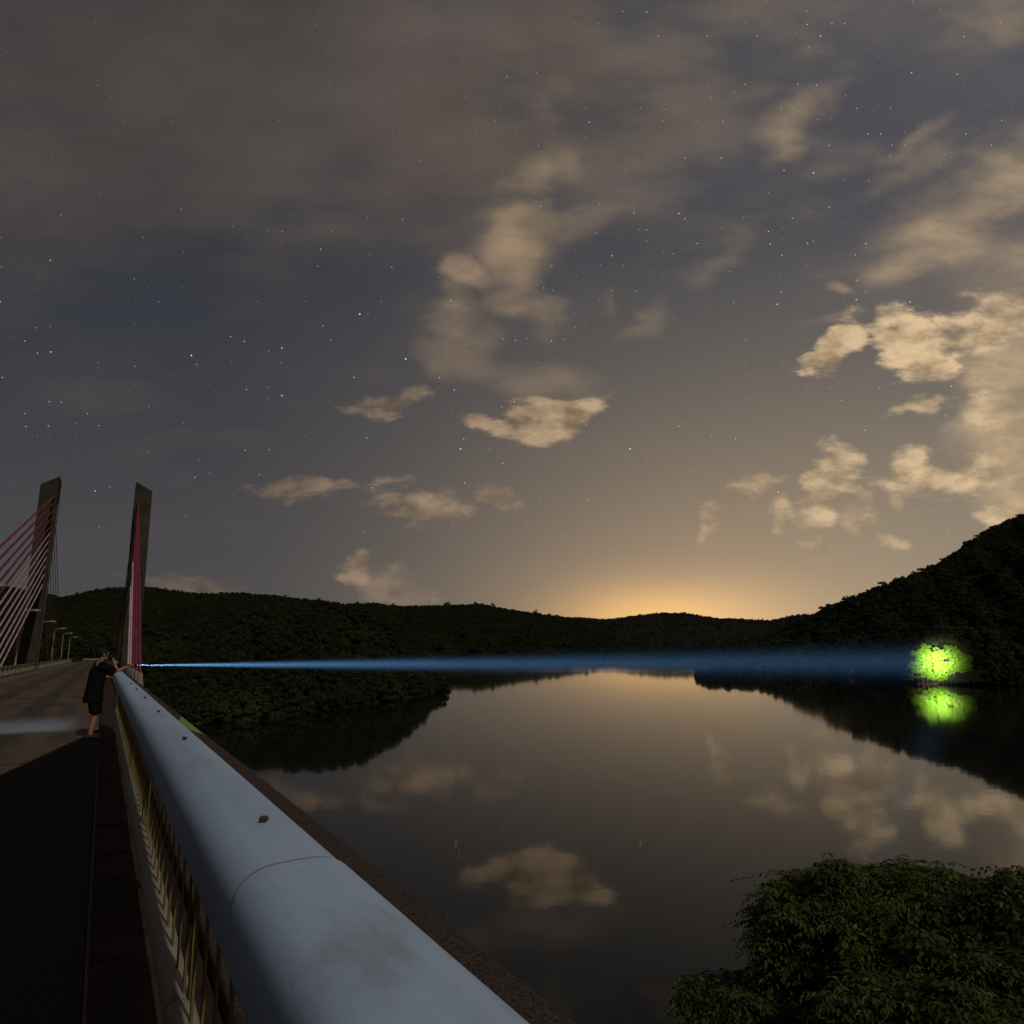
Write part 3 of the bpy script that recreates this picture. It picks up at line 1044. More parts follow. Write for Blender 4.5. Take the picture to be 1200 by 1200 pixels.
g.put(mp.inputs["Vector"], co)
ln = g.noise(mp.outputs[0], 1.6, 5, 0.6).outputs[0]
shaded_c = g.mix(g.ss(fn, 0.35, 0.7), (0.0028, 0.0025, 0.0022), (0.007, 0.006, 0.005))  # near shadow put into the road colour
far_c = g.mix(g.ss(ln, 0.35, 0.68), (0.100, 0.076, 0.056), (0.060, 0.045, 0.034))
# tyre tracks, also painted for the long shadow bands, darken two lanes, joints cross the slab every few metres
tr1 = g.ss(g.m("ABSOLUTE", g.m("ADD", X_, 1.7)), 0.50, 0.15)
tr2 = g.ss(g.m("ABSOLUTE", g.m("ADD", X_, 3.4)), 0.50, 0.15)
far_c = g.mix(g.m("MULTIPLY", g.m("MAXIMUM", tr1, tr2), 0.55), far_c, (0.042, 0.033, 0.026))
jt = g.m("LESS_THAN", g.m("MODULO", g.m("ADD", Y_, 100.0), 6.0), 0.14)
far_c = g.mix(g.m("MULTIPLY", jt, 0.7), far_c, (0.03, 0.025, 0.02))
# edge of the painted shadow runs slantwise across the lane
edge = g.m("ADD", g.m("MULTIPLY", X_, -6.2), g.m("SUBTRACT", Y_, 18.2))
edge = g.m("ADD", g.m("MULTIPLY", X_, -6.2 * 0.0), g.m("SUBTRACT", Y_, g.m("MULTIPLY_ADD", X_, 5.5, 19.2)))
# a pale bluish pool of stray light painted on the lane
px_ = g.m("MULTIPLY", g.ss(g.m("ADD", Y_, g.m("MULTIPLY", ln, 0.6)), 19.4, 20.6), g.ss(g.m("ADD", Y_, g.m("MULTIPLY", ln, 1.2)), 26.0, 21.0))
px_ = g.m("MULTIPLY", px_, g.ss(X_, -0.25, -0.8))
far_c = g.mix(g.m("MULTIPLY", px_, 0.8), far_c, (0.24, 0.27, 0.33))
c = g.mix(g.ss(g.m("ADD", edge, g.m("MULTIPLY", ln, 0.5)), 0.0, 0.5), shaded_c, far_c)
g.put(b.inputs["Base Color"], c)
b.inputs["Roughness"].default_value = 0.9
b.inputs["Specular IOR Level"].default_value = 0.05
bpn = g.new("ShaderNodeBump")
bpn.inputs["Strength"].default_value = 0.6
bpn.inputs["Distance"].default_value = 0.006
g.put(bpn.inputs["Height"], fn)
g.put(b.inputs["Normal"], bpn.outputs[0])
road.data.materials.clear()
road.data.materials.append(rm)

# kerb strip of separate blocks on the right, a plain kerb and footway on the left
kb = MB()
s = S0
r = np.random.default_rng(5)
while s < 120:
    L = 1.2
    gap = 0.035 if r.uniform() < 0.8 else 0.10
    dh = r.uniform(-0.006, 0.006)
    kb.prism([(0.045, 0, -0.126), (0.60, 0, -0.126), (0.60, 0, dh), (0.07, 0, dh), (0.045, 0, dh - 0.02)], B(0, s + gap, 0), B(0, s + L, 0))
    s += L
kb.build("kerb", M_KERB, bridge, bevel=0.008)
ledge = strip("edge_beam", 0.603, TR, -0.9, 0.10, M_LEDGE, bridge, bevel=0.02)
strip("kerb", -5.45, -5.203, -0.126, 0.0, M_CONC, bridge)
strip("footway", -6.9, -5.453, -0.126, -0.012, M_CONC, bridge)
# patch of green stray light on the edge beam, made as a coloured sheet
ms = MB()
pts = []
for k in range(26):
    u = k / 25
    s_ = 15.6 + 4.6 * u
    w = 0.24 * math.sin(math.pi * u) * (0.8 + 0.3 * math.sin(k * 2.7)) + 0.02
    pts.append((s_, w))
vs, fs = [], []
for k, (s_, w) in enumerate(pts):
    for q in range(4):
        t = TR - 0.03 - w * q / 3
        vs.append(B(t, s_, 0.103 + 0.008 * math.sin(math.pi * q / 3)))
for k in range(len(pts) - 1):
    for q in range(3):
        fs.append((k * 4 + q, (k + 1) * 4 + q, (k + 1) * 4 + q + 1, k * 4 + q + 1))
M_LIGHTPATCH = material("green_light_paint", (0.20, 0.30, 0.09), 0.95, (0.11, 0.19, 0.045), 18.0, 0.9, 0.8, 80)
tag(ms.raw(vs, fs).build("light_patch", M_LIGHTPATCH), "patch of bright green light painted on the edge of the bridge beam", "light_patch", kind="stuff")

# pylons
PY_S = 100.0


def pylon(tc, inner, top_in, top_out):
    """inner = +1 when the road lies to the right of the leg"""
    mb_ = MB()
    w, d = 0.90, 2.0
    zb = WATER - 4
    prof = []
    zi, zo = top_in, top_out
    xi, xo = tc + inner * w, tc - inner * w
    vs = []
    ln_ = 0.85 if inner > 0 else 0.0                # the far leg leans a little over the road
    for y in (PY_S - d, PY_S + d):
        vs += [(xi, y, zb), (xi + ln_, y, zi), (xo + ln_, y, zo), (xo, y, zb)]
    fs = [(0, 1, 2, 3), (7, 6, 5, 4), (0, 4, 5, 1), (1, 5, 6, 2), (2, 6, 7, 3), (3, 7, 4, 0)]
    mb_.raw(vs, fs)
    p = mb_.build("pylon", M_PYLON, bridge)
    # lightning rod on the high corner
    a = Vector((xi + ln_ - inner * 0.2, PY_S, zi - 0.1))
    MB().tube([a, a + Vector((0, 0, 1.9))], 0.03, 6).build("lightning_rod", M_STEEL, p)
    # vertical strip on the road side, paler to paint the lit inner edge
    f0 = Vector((xi + inner * 0.03, PY_S, zb + 4))
    f1 = Vector((xi + ln_ * 0.93 + inner * 0.03, PY_S, zi - 3))
    MB().prism([(-0.05, -0.6, 0), (0.05, -0.6, 0), (0.05, 0.6, 0), (-0.05, 0.6, 0)], f0, f1).build("pale_edge_strip", M_CONC, p)
    return p


ptop_l, ptop_r = point_at(66, 561, 112).z, 0
def z_at(t, s_, py):
    """height at bridge position (t, s) that is seen on picture row py"""
    lo, hi = -20.0, 80.0
    for _ in range(50):
        mid = (lo + hi) / 2
        v = Vector((t, s_, mid)) - EYE
        y = 600 - FPX * v.dot(UPV) / v.dot(FWD)
        if y > py:
            lo = mid
        else:
            hi = mid
    return lo


LT, RT = -7.75, 2.75
zl_in, zl_out = z_at(LT + 0.9, PY_S, 561), z_at(LT - 0.9, PY_S, 570)
zr_in, zr_out = z_at(RT - 0.9, PY_S, 568), z_at(RT + 0.9, PY_S, 579)
pylon(LT, 1, zl_in, zl_out)
pylon(RT, -1, zr_in, zr_out)

# stay cables: red ones high on the pylon, pale ones low
NC = 12
for side, tp, ta in ((-1, LT, -6.75), (1, RT, 1.84)):
    ztop = (zl_out if side < 0 else zr_out)
    NC = 12 if side < 0 else 5
    for way in (-1, 1):
        for k in range(NC):
            u = k / (NC - 1)                       # 0 = lowest and shortest
            z1 = 0.395 * ztop + (0.93 - 0.395) * ztop * u ** 0.92
            if side < 0 and way > 0 and k % 2:
                continue
            off = (34 + 38 * u if side < 0 else 32 + 23 * u) if way < 0 else 26 + 40 * u
            a = B(ta, PY_S + way * off, 0.15)
            e = Vector((tp - side * 0.55 + (0.85 * (z1 - WATER) / (ztop - WATER) if side < 0 else 0), PY_S + way * 1.95, z1))
            mat = M_RED if k >= (7 if side < 0 else 2) else M_PINK
            cb = MB().tube([a, e], (0.085 if side < 0 else 0.075) if way < 0 else 0.038, 8).build("stay_cable", mat, bridge, True)
            dr = (e - a).normalized()
            MB().tube([a - dr * 0.5, a + dr * 1.1], 0.14, 8).build("anchor_sleeve", M_STEEL, cb, True)
            MB().box(B(ta, PY_S + way * off, -0.12), (0.34, 0.5, 0.5)).build("anchor_block", M_CONC, cb)

# ------------------------------------------------------------------ right handrail beside the camera
rail = empty("bridge_handrail", B(0.26, 0, 0))
tag(rail, "long handrail with a thick grey top pipe and cream balusters beside the camera", "handrail")
TT, TH, TRD = 0.317, 1.6 - 0.449, 0.1097           # tube: lateral place, height, radius
joints = [-2.54, 1.35, 5.24, 9.13, 13.02, 16.91, 18.4]
prof = []
for q in range(40):
    a = 2 * math.pi * q / 40
    ca, sa = math.cos(a), math.sin(a)                # a rounded four-sided section with a flat face tilted to the lake
    e1 = math.copysign(abs(ca) ** (2 / 3.2), ca) * TRD * 0.935
    e2 = math.copysign(abs(sa) ** (2 / 3.2), sa) * TRD * 0.935
    th_ = rad(-2)
    prof.append((e1 * math.sin(th_) - e2 * math.cos(th_), 0, e1 * math.cos(th_) + e2 * math.sin(th_)))
for a, b_ in zip(joints[:-1], joints[1:]):
    mb_ = MB()
    kk = 1.025 if a < 0 else 1.0                     # the nearest length is the outer sleeve
    mb_.prism([(TT + p[0] * kk, 0, TH + p[2] * kk) for p in prof], B(0, a + 0.004, 0), B(0, b_ - 0.004, 0))
    o = mb_.build("top_pipe", M_RAIL, rail, True)
    for p in o.data.polygons:
        if len(p.vertices) > 4:
            p.use_smooth = False
for j in joints[1:-1]:
    mb_ = MB()
    mb_.prism([(TT + p[0] * 1.012, 0, TH + p[2] * 1.012) for p in prof], B(0, j - 0.010, 0), B(0, j + 0.010, 0))
    mb_.build("joint_ring", M_CREAM, rail, True)
for s_ in (1.68, 3.42, 5.1, 6.8, 8.5, 10.2):
    MB().ball(B(TT + 0.004, s_, TH + TRD + 0.001), 0.0085, 8, 6, (1.25, 0.9, 0.8)).build("bolt", M_BOLT, rail)
LTc, LH, LR = 0.335, 1.6 - 1.235, 0.053
mb_ = MB()
lp = [(LR * math.cos(2 * math.pi * q / 24), 0, LR * math.sin(2 * math.pi * q / 24)) for q in range(24)]
for a in np.arange(-3.0, 18, 3.03):
    mb_.prism([(LTc + p[0], 0, LH + p[2]) for p in lp], B(0, a + 0.006, 0), B(0, min(a + 3.024, 18.4), 0))
mb_.build("lower_pipe", M_CREAM, rail, True)
bal_s = list(np.arange(1.1, 18.3, 0.25))
proto_b = None
rest = MB()
for i, s_ in enumerate(bal_s):
    if i < 98:
        if proto_b is None:
            proto_b = MB().box(B(LTc + 0.012, s_, (LH + TH) / 2), (0.008, 0.028, TH - LH - 0.10)).build("baluster", M_BAL, rail, loc=B(LTc + 0.012, s_, 0))
        else:
            c = proto_b.copy()
            COL.objects.link(c)
            c.location = B(LTc + 0.012, s_, 0)
            c.parent = rail
            c.matrix_parent_inverse = proto_b.matrix_parent_inverse
    else:
        rest.box(B(LTc + 0.012, s_, (LH + TH) / 2), (0.008, 0.028, TH - LH - 0.10))
for s_ in np.arange(0.02, 18, 3.03):
    mb_ = MB().box(B(LTc + 0.03, s_ - 0.0, (TH + 0) / 2), (0.016, 0.05, TH - 0.06))
    mb_.build("post", M_BAL, rail)
# the taller end post just beyond the person
tall = MB().tube([B(0.33, 18.5, 0.0), B(0.33, 18.5, 1.05), B(0.30, 18.6, 1.25), B(0.20, 19.1, 1.52)], [0.022, 0.022, 0.022, 0.018], 10)
tall.build("end_post", M_CREAM, rail, True)

# ------------------------------------------------------------------ fence on the far side of the road
fence = empty("roadside_fence", B(-6.75, 40, 0))
tag(fence, "low pale lattice fence along the opposite edge of the bridge", "fence")
FT = -6.5
mb_ = MB()
mb_.prism([(FT - .05, 0, 0.74), (FT + .05, 0, 0.74), (FT + .05, 0, 0.83), (FT - .05, 0, 0.83)], B(0, 20, 0), B(0, 205, 0))
mb_.build("top_rail", M_PALE, fence)
MB().prism([(FT - .06, 0, 0.08), (FT + .06, 0, 0.08), (FT + .06, 0, 0.17), (FT - .06, 0, 0.17)], B(0, 20, 0), B(0, 205, 0)).build("bottom_rail", M_PALE, fence)
for k, s_ in enumerate(np.arange(21, 206, 3.0)):
    MB().box(B(FT, s_, 0.40), (0.14, 0.20, 0.82)).build("post", M_PALE, fence)
    if s_ < 203:
        pn = MB()
        for q in range(9):
            pn.box(B(FT, s_ + 0.3 + q * 0.3, 0.455), (0.04, 0.14, 0.56))
        pn.build("lattice_panel", M_PALE, fence)

# ------------------------------------------------------------------ street lamps on the far side
M_LAMPGLASS = material("lamp_glass", (0.55, 0.48, 0.33), 0.3, (0.42, 0.36, 0.25), 8.0, 0.5)


def make_lamp(base, h):
    root_ = empty("street_lamp", base)
    b0 = Vector(base)
    MB().tube([b0 + Vector((0, 0, 0)), b0 + Vector((0, 0, h * 0.5)), b0 + Vector((0, 0, h - 0.25)), b0 + Vector((0.10, 0, h - 0.05)), b0 + Vector((0.45, 0, h + 0.08)), b0 + Vector((0.8, 0, h + 0.10))],
              [0.10, 0.08, 0.06, 0.055, 0.05, 0.045], 10).build("pole", M_STEEL, root_, True)
    MB().box(b0 + Vector((0, 0, 0.15)), (0.36, 0.36, 0.3)).build("base_box", M_STEEL, root_, bevel=0.02)
    hd = MB().ball(b0 + Vector((1.12, 0, h + 0.10)), 0.5, 14, 8, (1.0, 0.36, 0.22)).build("lamp_head", M_STEEL, root_, True)
    MB().ball(b0 + Vector((1.15, 0, h + 0.055)), 0.36, 12, 6, (1.0, 0.36, 0.28)).build("lens", M_LAMPGLASS, hd, True)
    return root_


lamp_labels = {
    53: "street lamp at the left edge of the photo, only its head showing among the cables",
    81: "street lamp standing before the tall pylon leg on the far side of the road",
    107: "street lamp just beyond the far-side pylon, seen between the rear cables",
    135: "third street lamp along the lattice fence counted from the pylon",
    164: "last but one street lamp along the lattice fence towards the hill",
    197: "farthest street lamp, standing where the lattice fence ends"}
for s_ in (53, 81, 107, 135, 164, 197):
    lp_ = make_lamp(B(-6.9, s_, -0.02), 5.6)
    tag(lp_, lamp_labels[s_], "street lamp", "street lamps along the bridge")

# pale guard rail across the far end of the road
gr = empty("guard_rail", B(-1.2, 209, -0.08))
tag(gr, "short pale guard rail where the road meets the hill beyond the bridge", "guard rail")
MB().box(B(-2.6, 209, 0.62), (3.4, 0.08, 0.32)).build("rail_beam", M_PALE, gr)
for t in (-4.1, -2.6, -1.1):
    MB().box(B(t, 209.12, 0.25), (0.12, 0.12, 0.72)).build("post", M_STEEL, gr)

# ------------------------------------------------------------------ the person with the torch
HAND = point_at(153.5, 781.0, 1.0)
dd = ray(153.5, 781.0)
HAND = EYE + dd * (17.6 / dd.y)
FEET_Z = SLOPE * 17.5 - 0.035
TARGET = Vector((bp0.x, bp0.y, 0)) + Vector((0, 0, 0))
tdir = ray(1098, 776)
TARGET = EYE + tdir * (bushd / math.hypot(tdir.x, tdir.y))
BEAM = (TARGET - HAND).normalized()
person = empty("person", (-0.12, 17.5, FEET_Z))
tag(person, "person in dark clothes at the rail pointing a torch across the lake", "person")


def skin_mesh(name, chains, mat, parent, sub=2, extra=None, root_i=0):
    """chains: list of (points, radii); consecutive chains may begin with the index of an existing point"""
    vs, es, rs = [], [], []
    for start, pts in chains:
        prev = start
        for p, r_ in pts:
            vs.append(Vector(p))
            rs.append(r_ if isinstance(r_, tuple) else (r_, r_))
            i = len(vs) - 1
            if prev is not None:
                es.append((prev, i))
            prev = i
    me = bpy.data.meshes.new(name)
    me.from_pydata(vs, es, [])
    o = bpy.data.objects.new(name, me)
    COL.objects.link(o)
    o.modifiers.new("skin", "SKIN")
    sv = me.skin_vertices[0].data
    for i, r_ in enumerate(rs):
        sv[i].radius = r_
        sv[i].use_root = (i == root_i)
    ss_ = o.modifiers.new("sub", "SUBSURF")
    ss_.levels = ss_.render_levels = sub
    dg = bpy.context.evaluated_depsgraph_get()
    ev = o.evaluated_get(dg)
    m2 = bpy.data.meshes.new_from_object(ev)
    o.modifiers.clear()
    o.data = m2
    m2.materials.clear()
    m2.materials.append(mat)
    if extra is not None:
        bm = bmesh.new()
        bm.from_mesh(m2)
        tmp = bpy.data.meshes.new("tmp")
        tmp.from_pydata(extra.v, [], extra.f)
        bm.from_mesh(tmp)
        bmesh.ops.recalc_face_normals(bm, faces=bm.faces)
        bm.to_mesh(m2)
        bm.free()
    m2.shade_smooth()
    keep(o, parent)
    return o


fz = FEET_Z
fa = math.atan2(BEAM.x, BEAM.y)                   # facing azimuth
FX = Vector((math.sin(fa + 0.22), math.cos(fa + 0.22), 0))   # body front
SXv = Vector((math.cos(fa + 0.22), -math.sin(fa + 0.22), 0))  # body right-hand side
base = Vector((-0.12, 17.5, fz))


def Bd(f, r_, z):
    """body coordinates: forward, right, height above the feet"""
    return base + FX * f + SXv * r_ + Vector((0, 0, z))


sc_ = 1.76 / 1.75
# torch arm is the right arm (on the camera's side): shoulder, elbow, wrist
shR, shL = Bd(0.06, 0.19, 1.43), Bd(0.10, -0.17, 1.43)
wr = HAND - BEAM * 0.10 + Vector((0, 0, -0.012))
mid = (shR + wr) / 2
elR = mid + Vector((0, 0, -0.13)) + FX * 0.0
elL, wrL = Bd(0.22, -0.27, 1.16), Bd(0.42, -0.16, 1.20)
hipR, hipL = Bd(0.02, 0.10, 0.90), Bd(0.02, -0.10, 0.90)
knR, knL = Bd(0.05, 0.11, 0.50), Bd(0.10, -0.11, 0.50)
anR, anL = Bd(-0.03, 0.12, 0.085), Bd(0.06, -0.12, 0.085)
HC = Bd(0.115, 0.01, 1.655)                        # head centre
chains = [
    (None, [(Bd(0.02, 0, 0.95), (0.15, 0.11)), (Bd(0.03, 0, 1.10), (0.135, 0.10)), (Bd(0.06, 0, 1.30), (0.155, 0.115)),
            (Bd(0.08, 0, 1.43), (0.11, 0.085)), (Bd(0.095, 0, 1.50), 0.058), (Bd(0.105, 0, 1.56), 0.060), (HC, (0.078, 0.092)), (Bd(0.115, 0, 1.73), (0.066, 0.078))]),
    (3, [(shR, 0.062), (shR.lerp(elR, 0.5), 0.050), (elR, 0.042), (elR.lerp(wr, 0.4), 0.041), (wr, 0.029), (HAND - BEAM * 0.02, (0.040, 0.022))]),
    (3, [(shL, 0.062), (shL.lerp(elL, 0.5), 0.050), (elL, 0.042), (elL.lerp(wrL, 0.4), 0.041), (wrL, 0.029), (wrL + FX * 0.09, (0.038, 0.022))]),
    (0, [(hipR, 0.092), (hipR.lerp(knR, 0.5), 0.085), (knR, 0.058), (knR.lerp(anR, 0.35), 0.056), (anR, 0.038), (anR + FX * 0.10 - Vector((0, 0, 0.05)), 0.036)]),
    (0, [(hipL, 0.092), (hipL.lerp(knL, 0.5), 0.085), (knL, 0.058), (knL.lerp(anL, 0.35), 0.056), (anL, 0.038), (anL + FX * 0.10 - Vector((0, 0, 0.05)), 0.036)]),
]
# fingers: rooted in the palms, curled round the torch (right) and relaxed (left)
hi_r = 8 + 5
hi_l = 8 + 6 + 5
side_h = BEAM.cross(Vector((0, 0, 1))).normalized()
for q in range(4):
    p0 = HAND - BEAM * (0.050 - 0.026 * q) + side_h * 0.018 + Vector((0, 0, -0.010))
    k = (0.95, 1.05, 1.0, 0.8)[q]
    chains.append((hi_r, [(p0, 0.010), (p0 + side_h * 0.028 * k + Vector((0, 0, 0.020)), 0.0095), (p0 + side_h * 0.010 + Vector((0, 0, 0.050 * k)), 0.009), (p0 - side_h * 0.018 + Vector((0, 0, 0.055 * k)), 0.0075)]))
chains.append((hi_r, [(HAND - BEAM * 0.045 - side_h * 0.025, 0.012), (HAND - BEAM * 0.01 - side_h * 0.034 + Vector((0, 0, 0.022)), 0.0105), (HAND + BEAM * 0.022 - side_h * 0.022 + Vector((0, 0, 0.038)), 0.009)]))
for q in range(4):
    p0 = wrL + FX * 0.09 + SXv * (-0.027 + 0.018 * q)
    k = (0.8, 1.0, 1.05, 0.95)[q]
    chains.append((hi_l, [(p0 + FX * 0.03 * k, 0.0095), (p0 + FX * 0.060 * k + Vector((0, 0, -0.012)), 0.009), (p0 + FX * 0.080 * k + Vector((0, 0, -0.032)), 0.0075)]))
chains.append((hi_l, [(wrL + FX * 0.04 + SXv * 0.034, 0.012), (wrL + FX * 0.075 + SXv * 0.050 - Vector((0, 0, 0.012)), 0.010), (wrL + FX * 0.098 + SXv * 0.048 - Vector((0, 0, 0.026)), 0.008)]))
face = MB()
face.ball(HC + FX * 0.088 + Vector((0, 0, -0.012)), 0.019, 10, 8, (1, 1, 1.35))           # nose
face.ball(HC + FX * 0.072 + Vector((0, 0, -0.060)), 0.026, 10, 8, (1, 1, 0.45))           # mouth
face.ball(HC + FX * 0.060 + Vector((0, 0, -0.092)), 0.034, 10, 8, (1, 1, 0.75))           # chin
for sg in (-1, 1):
    face.ball(HC + SXv * sg * 0.078 - FX * 0.004 + Vector((0, 0, -0.008)), 0.026, 10, 8, (0.9, 0.9, 1.3))   # ears
    face.ball(HC + SXv * sg * 0.030 + FX * 0.074 + Vector((0, 0, 0.012)), 0.013, 8, 6)                     # eyelids
skin_mesh("body", chains, M_SKIN, person, 2, face)

# clothes and hair as parts
def loft(rings, seg=28, wob=0.0, seed=0, close=True, up=None):
    """rings: (centre, axis a, axis b) vectors; a soft superellipse with small folds"""
    vs, fs_ = [], []
    for i, (c, a, b_) in enumerate(rings):
        for q in range(seg):
            t = 2 * math.pi * q / seg
            ct, st = math.cos(t), math.sin(t)
            k = 1.0 + wob * (math.sin(3 * t + i * 1.3 + seed) * 0.6 + math.sin(5 * t - i * 2.1 + seed * 2) * 0.4)
            vs.append(c + (a * math.copysign(abs(ct) ** 0.85, ct) + b_ * math.copysign(abs(st) ** 0.85, st)) * k)
    n = len(rings)
    for i in range(n - 1):
        for q in range(seg):
            q2 = (q + 1) % seg
            fs_.append((i * seg + q, i * seg + q2, (i + 1) * seg + q2, (i + 1) * seg + q))
    if close:
        fs_.append(tuple(range(seg - 1, -1, -1)))
        fs_.append(tuple((n - 1) * seg + q for q in range(seg)))
    return vs, fs_


sm = MB()
prof_t = [(0.70, 0.010, 0.175, 0.215), (0.72, 0.010, 0.178, 0.218), (0.80, 0.012, 0.170, 0.212), (0.92, 0.018, 0.158, 0.202), (1.05, 0.026, 0.150, 0.196), (1.18, 0.040, 0.150, 0.200), (1.30, 0.058, 0.146, 0.212),
          (1.39, 0.074, 0.128, 0.208), (1.44, 0.082, 0.104, 0.165), (1.475, 0.090, 0.080, 0.105), (1.495, 0.094, 0.068, 0.075)]
sm.raw(*loft([(Bd(f, 0, z), FX * a, SXv * b_) for z, f, a, b_ in prof_t], 32, 0.028, 1))
for sh, el in ((shR, elR), (shL, elL)):
    d_ = (el - sh).normalized()
    a1 = d_.cross(Vector((0, 0, 1))).normalized()
    a2 = a1.cross(d_).normalized()
    rg = []
    for u, rr in ((-0.22, 0.045), (-0.10, 0.085), (0.1, 0.098), (0.35, 0.092), (0.6, 0.088), (0.85, 0.090), (0.97, 0.092)):
        rg.append((sh.lerp(el, u), a1 * rr, a2 * rr))
    sm.raw(*loft(rg, 20, 0.03, 2))
shirt = sm.build("shirt", M_SHIRT, person, True)
MB().tube([Bd(0.090, 0, 1.485), Bd(0.097, 0, 1.525)], [0.076, 0.070], 16, False).build("collar", M_TEAL, shirt, True)
so = MB()
so.raw(*loft([(Bd(0.01, 0, z), FX * a, SXv * b_) for z, a, b_ in ((0.98, 0.130, 0.170), (0.88, 0.150, 0.190), (0.80, 0.150, 0.195), (0.74, 0.120, 0.170))], 28, 0.02, 3))
for hp, kn in ((hipR, knR), (hipL, knL)):
    rg = []
    for u, rr in ((0.05, 0.105), (0.3, 0.112), (0.6, 0.108), (0.85, 0.108), (1.02, 0.110)):
        rg.append((hp.lerp(kn, u), FX * rr, SXv * rr * 0.95))
    so.raw(*loft(rg, 20, 0.03, 4))
so.build("shorts", M_SHORTS, person, True)
hair = MB()
hr = np.random.default_rng(3)
hair.ball(HC - FX * 0.018 + Vector((0, 0, 0.036)), 0.100, 18, 12, (0.98, 0.98, 0.86))
hair.ball(HC - FX * 0.046 + Vector((0, 0, -0.005)), 0.074, 16, 10, (0.95, 0.98, 1.0))
for k in range(150):                                   # tufts break up the outline
    a = hr.uniform(0, 6.283)
    el_ = hr.uniform(-0.2, 1.35)
    dv = FX * (math.cos(a) * math.cos(el_)) + SXv * (math.sin(a) * math.cos(el_)) + Vector((0, 0, math.sin(el_)))
    if dv.dot(FX) > 0.55 and el_ < 0.75:
        continue
    p = HC - FX * 0.020 + Vector((0, 0, 0.036)) + Vector((dv.x * 0.094, dv.y * 0.094, dv.z * 0.080))
    hair.tube([p, p + dv * 0.016 + Vector((hr.normal(), hr.normal(), hr.normal())) * 0.012 - Vector((0, 0, 0.012))], [0.014, 0.003], 5)
hair.build("hair", M_HAIR, person, True)
gl = MB()
for sg in (-1, 1):
    c0 = HC + SXv * sg * 0.033 + FX * 0.092 + Vector((0, 0, 0.012))
    ring = [c0 + SXv * 0.024 * math.cos(a) + Vector((0, 0, 0.019 * math.sin(a))) for a in np.linspace(0, 2 * math.pi, 13)]
    gl.tube(ring, 0.003, 5, False)
    gl.tube([c0 + SXv * sg * 0.024, HC + SXv * sg * 0.080 + Vector((0, 0, 0.014))], 0.003, 5)
gl.build("glasses", M_STEEL, person)
for a_ in (anR, anL):
    m_ = MB()
    rg = []
    for f, hh, ww in ((-0.085, 0.020, 0.018), (-0.075, 0.042, 0.034), (-0.03, 0.052, 0.040), (0.02, 0.050, 0.042), (0.08, 0.040, 0.047), (0.14, 0.032, 0.048), (0.185, 0.025, 0.038), (0.20, 0.012, 0.018)):
        p = a_ + FX * f
        rg.append((Vector((p.x, p.y, fz + hh + 0.004)), SXv * ww, Vector((0, 0, hh))))
    m_.raw(*loft(rg, 18))
    m_.build("shoe", M_HAIR, person, True)

# torch
torch = empty("torch", HAND)
tag(torch, "black torch held out over the rail in the person's hand, shining across the water", "torch")
q0 = HAND + Vector((0, 0, 0.026))
body = MB().tube([q0 - BEAM * 0.085, q0 - BEAM * 0.08, q0 + BEAM * 0.055, q0 + BEAM * 0.075, q0 + BEAM * 0.115, q0 + BEAM * 0.12], [0.014, 0.017, 0.017, 0.030, 0.033, 0.031], 18).build("barrel", M_BLACKMETAL, torch, True)
M_LENS = bpy.data.materials.new("lit_torch_lens")
M_LENS.use_nodes = True
lb = M_LENS.node_tree.nodes["Principled BSDF"]
lb.inputs["Emission Color"].default_value = (0.75, 0.9, 1.0, 1)
lb.inputs["Emission Strength"].default_value = 12.0
MB().tube([q0 + BEAM * 0.1215, q0 + BEAM * 0.124], [0.028, 0.026], 18).build("lens", M_LENS, torch)
SPOT = q0 + BEAM * 0.135
HALF = rad(3.2)
ld = bpy.data.lights.new("torch_lamp", "SPOT")
ld.energy = 2.7e8
ld.spot_size = HALF * 2
ld.spot_blend = 1.0
ld.use_nodes = True
g = G(ld.node_tree)
nv_ = g.new("ShaderNodeTexCoord").outputs["Normal"]
sx_ = g.new("ShaderNodeSeparateXYZ")
g.put(sx_.inputs[0], nv_)
rr_ = g.m("DIVIDE", g.m("ADD", g.m("MULTIPLY", sx_.outputs[0], sx_.outputs[0]), g.m("MULTIPLY", sx_.outputs[1], sx_.outputs[1])),
          g.m("MULTIPLY", sx_.outputs[2], sx_.outputs[2]))
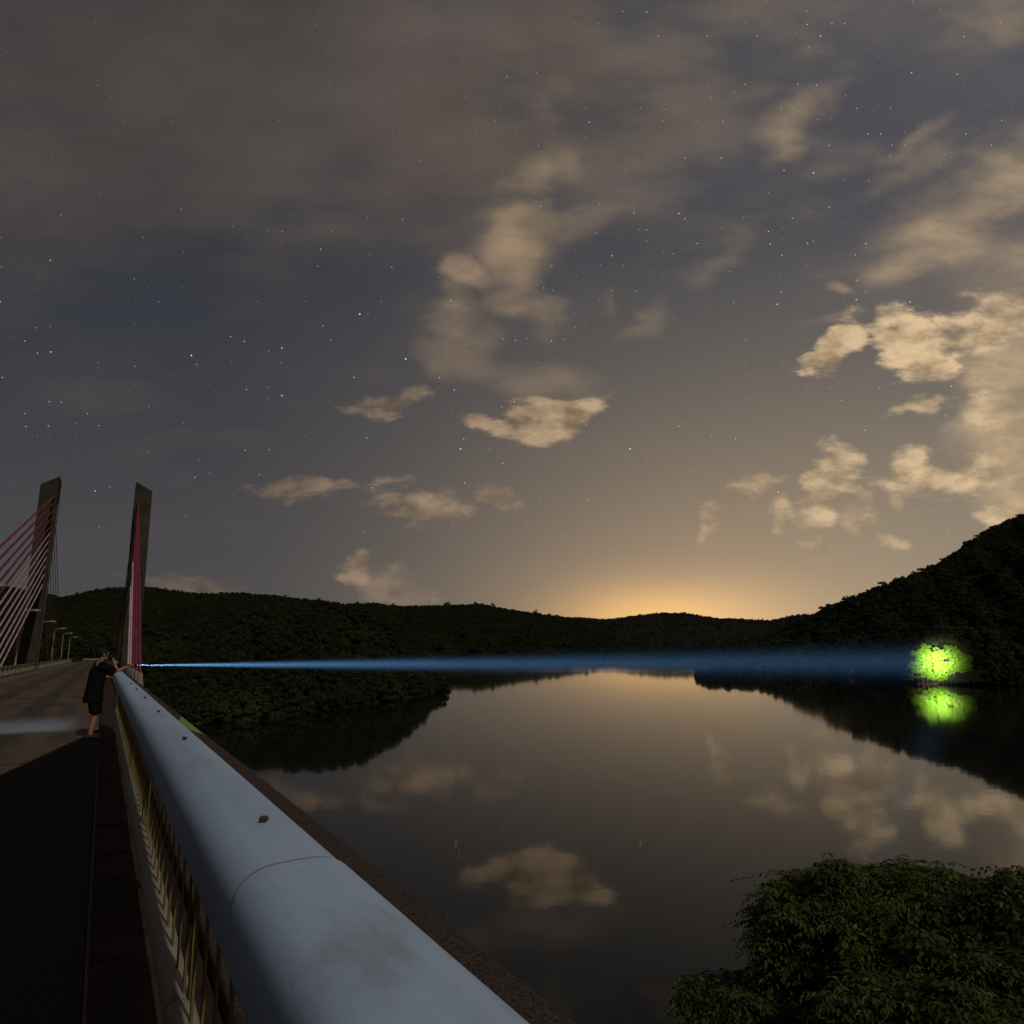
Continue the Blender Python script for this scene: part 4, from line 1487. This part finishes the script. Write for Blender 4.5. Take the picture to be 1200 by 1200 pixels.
# hot centre with a soft skirt, as a reflector throws it
sg_ = math.tan(rad(0.88)) ** 2
ld.node_tree.nodes["Emission"].inputs["Strength"].default_value = 1.0
g.put(ld.node_tree.nodes["Emission"].inputs["Strength"], g.m("POWER", 2.718, g.m("MULTIPLY", rr_, -1.0 / sg_)))
ld.shadow_soft_size = 0.01
ld.color = (0.92, 0.97, 1.0)
lo = bpy.data.objects.new("torch_lamp", ld)
COL.objects.link(lo)
lo.rotation_euler = (-BEAM).to_track_quat("Z", "Y").to_euler()
lo.location = SPOT
keep(lo, torch)

# the air that the torch lights: a slim cone of thin mist
L_ = (TARGET - SPOT).length - 70
mb_ = MB()
seg = 40
zz = BEAM
ax = zz.cross(Vector((0, 0, 1))).normalized()
ay = ax.cross(zz).normalized()
n_ = 7
dist = [0.02, 1, 6, 30, 90, 160, L_]
vs = []
for d_ in dist:
    rr = 0.022 + d_ * math.tan(HALF) * 1.0
    for q in range(seg):
        a = 2 * math.pi * q / seg
        vs.append(SPOT + zz * d_ + (ax * math.cos(a) + ay * math.sin(a)) * rr)
fs = [(i * seg + q, i * seg + (q + 1) % seg, (i + 1) * seg + (q + 1) % seg, (i + 1) * seg + q) for i in range(n_ - 1) for q in range(seg)]
fs += [tuple(range(seg - 1, -1, -1)), tuple((n_ - 1) * seg + q for q in range(seg))]
M_MIST = bpy.data.materials.new("torchlit_mist")
M_MIST.use_nodes = True
M_MIST.node_tree.nodes.clear()
vsn = M_MIST.node_tree.nodes.new("ShaderNodeVolumePrincipled")
vsn.inputs["Color"].default_value = (0.21, 0.51, 1.0, 1)
vsn.inputs["Density"].default_value = 0.0000185
vsn.inputs["Anisotropy"].default_value = 0.0
M_MIST.cycles.volume_sampling = "EQUIANGULAR"
out = M_MIST.node_tree.nodes.new("ShaderNodeOutputMaterial")
M_MIST.node_tree.links.new(vsn.outputs[0], out.inputs["Volume"])
tag(mb_.raw(vs, fs).build("light_beam", M_MIST), "pale blue beam of torchlight crossing the lake from the torch to the bush", "light beam")

# ------------------------------------------------------------------ render settings
SC.view_settings.view_transform = "Standard"
SC.view_settings.look = "None"
SC.view_settings.exposure = 0.0
SC.view_settings.gamma = 1.0
SC.view_settings.use_curve_mapping = False
cy = SC.cycles
cy.max_bounces = 4
cy.diffuse_bounces = 2
cy.glossy_bounces = 2
cy.transmission_bounces = 2
cy.transparent_max_bounces = 8
cy.volume_bounces = 0
cy.use_adaptive_sampling = True
cy.adaptive_threshold = 0.012
cy.use_denoising = True
cy.sample_clamp_indirect = 4.0
